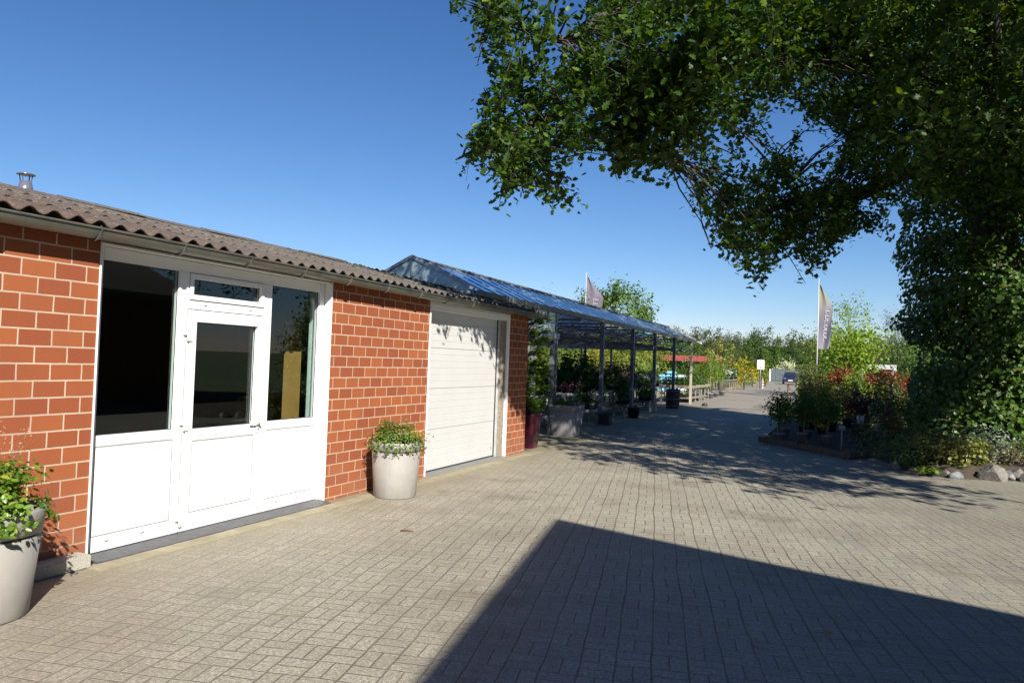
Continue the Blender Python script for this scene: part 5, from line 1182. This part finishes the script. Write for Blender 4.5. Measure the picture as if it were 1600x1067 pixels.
# climber: leafy mantle round the trunk, clumped in tiers, with flat pale flower heads
CL = thing('climbing_hydrangea', (TX, TY, 0), 'dense climber with pale flat flower heads mantling the oak trunk down to the bed', 'climber')
PB = np.array([(1425, 700), (1428, 640), (1418, 600), (1432, 560), (1420, 535), (1402, 516), (1383, 516), (1380, 506), (1398, 495), (1412, 478), (1400, 462), (1408, 446), (1396, 424), (1392, 408), (1402, 380), (1412, 350), (1404, 330), (1425, 300), (1430, 200), (1440, 100), (1460, -60), (1800, -60), (1800, 700)], float)
PC = []; FL = []
for k in range(1250):
    a = rg.uniform(0, 6.283); z = rg.uniform(.25, 11.5)
    r = (1.75+.35*math.sin(z*1.3)+.25*math.sin(3*a+z*2.1)+.25*min(1, z/4))*(1.0 if z < 7 else 1-.06*(z-7))
    c = np.array([TX+r*math.cos(a), TY+r*math.sin(a), z]); s_ = rg.uniform(.16, .34)
    m = int(rg.uniform(30, 70)); q = c+rg.normal(size=(m, 3))*np.array([s_, s_, s_*.55]); PC.append(q)
    if rg.random() < .36:
        h_ = c+np.array([math.cos(a), math.sin(a), 0])*s_*.9+np.array([0, 0, s_*.35])
        f = 26; rr = np.sqrt(rg.random(f))*.12; aa = rg.uniform(0, 6.283, f); FL.append(h_+np.stack([rr*np.cos(aa), rr*np.sin(aa), rg.normal(size=f)*.012-.2*rr], 1))
PC.append(np.stack([TX+1.2*np.cos(np.linspace(0, 60, 6000)), TY+1.2*np.sin(np.linspace(0, 60, 6000)), rg.uniform(.2, 11, 6000)], 1)+rg.normal(size=(6000, 3))*.12)
def trim(P):
    X_, Y_, _ = px(P); return P[inside(X_, Y_, PB) | (X_ > 1600)]
PC = trim(np.concatenate(PC)); FLP = trim(np.concatenate(FL))
AX = lambda P: (lambda v: v/(np.linalg.norm(v, axis=1)[:, None]+1e-9))((P-org)*np.array([1, 1, 0]))
link('foliage', leaf_mesh('foliage', PC-org, .105, T_WIDE, .45, .6, rg, AX(PC), .7), CLIMB, CL)
fh = link('flower_heads', leaf_mesh('flower_heads', FLP-org, .065, T_WIDE, .85, 0, rg), CLFLOW, CL); fh['kind'] = 'stuff'
mb = MB()
for k in range(16):
    a = k*.39; zz = np.linspace(0, 9.5, 12); mb.tube([(TX+(.62+.12*math.sin(z+k))*math.cos(a+.08*z), TY+(.62+.12*math.sin(z+k))*math.sin(a+.08*z), z) for z in zz], np.linspace(.045, .012, 12), 6)
mb.build('vine_stems', BARK, CL)
# ================================================================== STONE EDGED BORDER UNDER THE OAK
BP = [(1372, 700), (1366, 716), (1400, 731), (1433, 741), (1470, 746), (1495, 748), (1530, 750), (1590, 752), (1700, 770)]
bl_ = [gnd(x, y) for x, y in BP]
mb = MB(); out = [(p[0], p[1]) for p in bl_]+[(9, 15.5), (9, 24), (1.3, 24)]
cxm, cym = 4.0, 19.0
V = [(x, y, -.01) for x, y in out]+[(x+(cxm-x)*.14, y+(cym-y)*.14, .16) for x, y in out]; n = len(out)
mb.add(V, [(i, (i+1) % n, n+(i+1) % n, n+i) for i in range(n)]+[tuple(range(n, 2*n))]); tag(mb.build('planting_bed', SOIL), kind='structure')
t = NT('field_stone'); p = t.obj(); n1 = t.noise(p, 6, 5, .65); n2 = t.noise(p, 40, 3); t.base(t.mix(t.mapr(n2, .5, .7, 0, .4), t.ramp(n1, [(.3, (.085, .08, .07)), (.7, (.20, .18, .155))]), (.30, .29, .26))); t.rough(.9); t.bump(n1, .6, .03); STONE = t.m
t = NT('pale_quartz_stone'); p = t.obj(); n1 = t.noise(p, 9, 5, .65); t.base(t.ramp(n1, [(.3, (.15, .155, .16)), (.7, (.27, .27, .27))])); t.rough(.85); t.bump(n1, .5, .02); PSTONE = t.m
def stone(c, s, mat, label, seed, squash=(1, 1, .8), peak=0):
    rg_ = np.random.default_rng(seed); bm = bmesh.new(); bmesh.ops.create_icosphere(bm, subdivisions=3, radius=1)
    pl = rg_.normal(size=(17, 3)); pl /= np.linalg.norm(pl, axis=1)[:, None]; dd = rg_.uniform(.55, .9, 17)
    for v in bm.verts:
        q = np.array(v.co)
        for a_, b_ in zip(pl, dd):
            e = q@a_-b_
            if e > 0: q = q-a_*e*.92
        q = q+rg_.normal(size=3)*.012; q[2] += peak*max(0, 1-abs(q[0])*1.4)*max(0, q[2]); v.co = Vector(q*np.array(squash)*s)
    me = bpy.data.meshes.new('border_stone'); bm.to_mesh(me); bm.free()
    o = link('border_stone', me, mat, None, (c[0], c[1], s*squash[2]*.42)); return tag(o, label, 'stone', 'stones edging the oak border')
for k, (xx, yy, s_, mt, sq, pk, lb) in enumerate([
    (1400, 733, .13, STONE, (1.2, 1, .8), 0, 'dark small stone at the shaded left end of the border edging'),
    (1434, 742, .15, STONE, (1.3, 1, .85), 0, 'dark rounded stone left of a fern tuft in the border edging'),
    (1468, 744, .16, STONE, (1.4, .9, .8), .1, 'low brown wedge stone beside the pale quartz stone'),
    (1494, 748, .135, PSTONE, (1, 1, .95), 0, 'round pale quartz stone standing in front of the border edging'),
    (1481, 741, .09, PSTONE, (.9, 1, 1), 0, 'small pale stone tucked left behind the quartz stone'),
    (1515, 744, .15, STONE, (1.5, .8, .55), 0, 'flat brown stone lying right of the pale quartz stone'),
    (1530, 744, .09, PSTONE, (.9, .8, 1.1), 0, 'small light grey stone left of the pointed rock'),
    (1549, 750, .24, STONE, (1.15, .9, .9), .35, 'largest pointed brown rock of the border edging'),
    (1577, 750, .13, PSTONE, (1, .9, 1), 0, 'grey upright stone right of the pointed rock'),
    (1590, 749, .15, STONE, (1, .9, 1.1), .1, 'grey brown stone at the right picture edge of the border'),
    (1612, 754, .17, STONE, (1.2, .9, .9), 0, 'brown stone just past the right end of the visible border'),
    (1650, 760, .16, STONE, (1.2, .9, .8), 0, 'last brown stone of the border beyond the picture edge')]):
    stone(gnd(xx, yy), s_*.86, mt, lb, 900+k, sq, pk)
def border(name, xx, yy, rx, rz, zc, n, size, mat, label, tmpl=T_OVAL, seed=0, up=.4):
    c = gnd(xx, yy); rg_ = np.random.default_rng(700+seed); T = thing(name, (c[0], c[1], 0), label, 'shrub')
    P = clump_pts(n, (0, 0, zc), (rx, rx*.85, rz), max(8, n//30), .24, -.6, .45, rg_); P = P[P[:, 2] > .06]
    link('foliage', leaf_mesh('foliage', P, size, tmpl, up, .1, rg_, OUT(P, (0, 0, 0)), .5), mat, T)
    mb = MB()
    for k in range(9):
        a = k*.7; mb.tube([(.06*math.cos(a), .06*math.sin(a), .02), (rx*.35*math.cos(a), rx*.3*math.sin(a), zc*.7), (rx*.7*math.cos(a), rx*.6*math.sin(a), zc+rz*.4)], [.010, .007, .003], 5, cap=False)
    mb.build('stems', STEMM, T); return T
VG = leafmat('gold_edged_leaf', (.10, .15, .02), (.30, .29, .06), (.06, .10, .015), .3, .45, .45)
SILV = leafmat('silver_edged_leaf', (.14, .19, .12), (.34, .40, .30), None, .3, .5)
RUSTY = leafmat('bronze_leaf', (.07, .07, .03), (.18, .10, .06), (.10, .14, .04), .3, .6, .4)
border('border_shrub', 1395, 716, .66, .42, .42, 1500, .065, leafmat('dusky_green_leaf', (.05, .08, .02), (.12, .15, .035), (.30, .28, .06), .3, .5, .07), 'wide dusky green shrub at the shaded left end of the oak border', seed=1)
border('border_shrub', 1418, 731, .55, .28, .26, 1000, .055, GREEN, 'low dark green shrub spilling over the border edge on the left', seed=2)
border('border_shrub', 1448, 734, .52, .32, .34, 1200, .055, leafmat('olive_gold_leaf', (.09, .10, .02), (.20, .19, .04), None, .3, .5), 'olive gold shrub behind the dark rounded border stone', seed=3)
border('border_shrub', 1502, 739, .44, .36, .38, 1100, .062, VG, 'gold and green variegated shrub behind the pale quartz stone', T_WIDE, seed=4)
border('border_shrub', 1546, 735, .47, .32, .44, 1200, .05, SILV, 'silvery variegated shrub behind the pointed rock', seed=5)
border('border_shrub', 1588, 740, .46, .26, .28, 900, .05, RUSTY, 'bronze green low shrub at the right end of the border', seed=6)
border('border_shrub', 1640, 745, .5, .3, .3, 600, .055, GREEN, 'mid green shrub beyond the right picture edge of the border', seed=7)
border('fern_tuft', 1451, 745, .14, .07, .07, 90, .09, FRESH, 'small bright green tuft between the border stones on the left', T_WIDE, seed=8)
border('fern_tuft', 1567, 750, .13, .09, .09, 90, .09, FRESH, 'small bright green tuft right of the pointed rock', T_WIDE, seed=9)
border('border_shrub', 1478, 722, .35, .34, .40, 400, .05, BLUEG, 'spindly grey green shrub between the olive and variegated shrubs', T_BLADE, seed=10)
c = gnd(1510, 741); mb = MB(); mb.box((c[0]-.02, c[1]-.004, .30), (c[0]+.02, c[1], .40)); mb.box((c[0]-.004, c[1]-.004, 0), (c[0]+.004, c[1], .299)); tag(mb.build('plant_label', PANEL, None, loc=(c[0], c[1], 0)), 'small white plant label stuck in the border behind the quartz stone', 'label')
# ================================================================== BUILDINGS ON THE CAMERA SIDE (they shade the yard)
P1 = gnd(868, 810); hC = 6.5; Cc = P1+np.array([.7071, -.7071, 0])*hC/math.tan(EL); e1 = np.array([.18, -.984]); g1 = np.array([.984, .18]); SLP = .694
H = thing('brick_house', (Cc[0]+4, Cc[1]-8, 0), 'tall brick building with a sloping roof beside the camera, shading the yard', 'building')
Wd, Ld = 5.0, 20.0
def hp(u_, v_, z): return (Cc[0]+e1[0]*u_+g1[0]*v_, Cc[1]+e1[1]*u_+g1[1]*v_, z)
mb = MB(); th = .25; za = hC-.02; zb = hC-SLP*Wd-.02
V = [hp(.15, .12, 0), hp(Ld, .12, 0), hp(Ld, Wd-.2, 0), hp(.15, Wd-.2, 0), hp(.15, .12, za-.3), hp(Ld, .12, za-.3), hp(Ld, Wd-.2, zb-.1), hp(.15, Wd-.2, zb-.1)]
mb.add(V, [(0, 1, 2, 3), (4, 5, 6, 7), (0, 1, 5, 4), (1, 2, 6, 5), (2, 3, 7, 6), (3, 0, 4, 7)]); mb.build('wall', BRICK, H)
mb = MB(); V = [hp(0, 0, hC), hp(Ld, 0, hC), hp(Ld, Wd, hC-SLP*Wd), hp(0, Wd, hC-SLP*Wd)]; V += [(x, y, z-.16) for x, y, z in V]
mb.add(V, [(0, 1, 2, 3), (7, 6, 5, 4), (0, 4, 5, 1), (1, 5, 6, 2), (2, 6, 7, 3), (3, 7, 4, 0)]); mb.build('roof', ROOF, H)
for k in range(4):
    mb = MB(); a_, b_ = hp(2.5+4*k, .105, 1.0), hp(3.9+4*k, .105, 1.0); mb.bar((a_[0], a_[1], 1.6), (b_[0], b_[1], 1.6), .05, 1.25); wf = mb.build('window', UPVC, H)
    mb = MB(); a_, b_ = hp(2.6+4*k, .075, 1.0), hp(3.8+4*k, .075, 1.0); mb.bar((a_[0], a_[1], 1.6), (b_[0], b_[1], 1.6), .01, 1.05); mb.build('pane', CG, wf)
K = thing('corrugated_barn', (14, 10, 0), 'dark barn with a corrugated roof right of the yard outside the picture', 'building')
mb = MB(); mb.box((9.3, -2, 0), (19, 18.5, 3.3)); mb.build('wall', BRICK, K)
mb = MB(); V = [(8.9, -2.3, 3.3), (8.9, 18.9, 3.3), (14.1, 18.9, 5.6), (14.1, -2.3, 5.6), (19.4, -2.3, 3.3), (19.4, 18.9, 3.3)]; V += [(x, y, z+.08) for x, y, z in V]
mb.add(V, [(0, 1, 2, 3), (3, 2, 5, 4), (6, 7, 8, 9), (9, 8, 11, 10), (0, 1, 7, 6), (4, 5, 11, 10), (1, 2, 8, 7), (2, 5, 11, 8), (0, 3, 9, 6), (3, 4, 10, 9)]); mb.build('roof', ROOF, K)
mb = MB(); mb.add([(9.3, 18.5, 3.31), (19, 18.5, 3.31), (14.1, 18.5, 5.5)], [(0, 1, 2)]); mb.add([(9.3, -2, 3.31), (19, -2, 3.31), (14.1, -2, 5.5)], [(0, 1, 2)]); mb.build('gable', OLDWOOD, K)
mb = MB(); mb.box((8.8, -2.3, 3.2), (8.88, 18.9, 3.34)); mb.build('gutter', ZINC, K)
# ================================================================== SMALL THINGS ON THE PAVING
def dryleaf(xx, yy, s, mat, label, seed):
    c = gnd(xx, yy); rg_ = np.random.default_rng(seed); me = leaf_mesh('fallen_leaf', np.array([[0, 0, .012]]), s, T_OAK, .92, 0, rg_); o = link('fallen_leaf', me, mat, None, (c[0], c[1], .004)); tag(o, label, 'leaf')
DRYL = simple('dry_leaf_brown', (.30, .17, .05), .8)
dryleaf(1292, 990, .075, DRYL, 'single dry brown leaf lying in the shade on the paving', 1)
dryleaf(1180, 1002, .04, DRYL, 'tiny dry leaf in the shadow left of the larger dry leaf', 3)
mb = MB(); c = gnd(637, 831)
mb.tube([(c[0]-.07, c[1]-.02, .012), (c[0], c[1], .02), (c[0]+.06, c[1]+.01, .012)], [.006, .008, .004], 6); mb.tube([(c[0], c[1], .018), (c[0]+.03, c[1]+.035, .014)], [.005, .002], 5)
tag(mb.build('dry_twig', simple('dry_twig_brown', (.14, .07, .04), .9), None, loc=(c[0], c[1], 0)), 'short dry brown twig lying on the sunlit paving before the planter', 'twig')
c = gnd(1101, 634); mb = MB(); mb.lathe((c[0], c[1], 0), [(.10, 0), (.14, .03), (.10, .10), (.02, .13)], 9); tag(mb.build('cast_stone_lump', POTBLACK, None, loc=(c[0], c[1], 0)), 'small dark lump lying on the sunny paving beside the canopy end', 'lump')
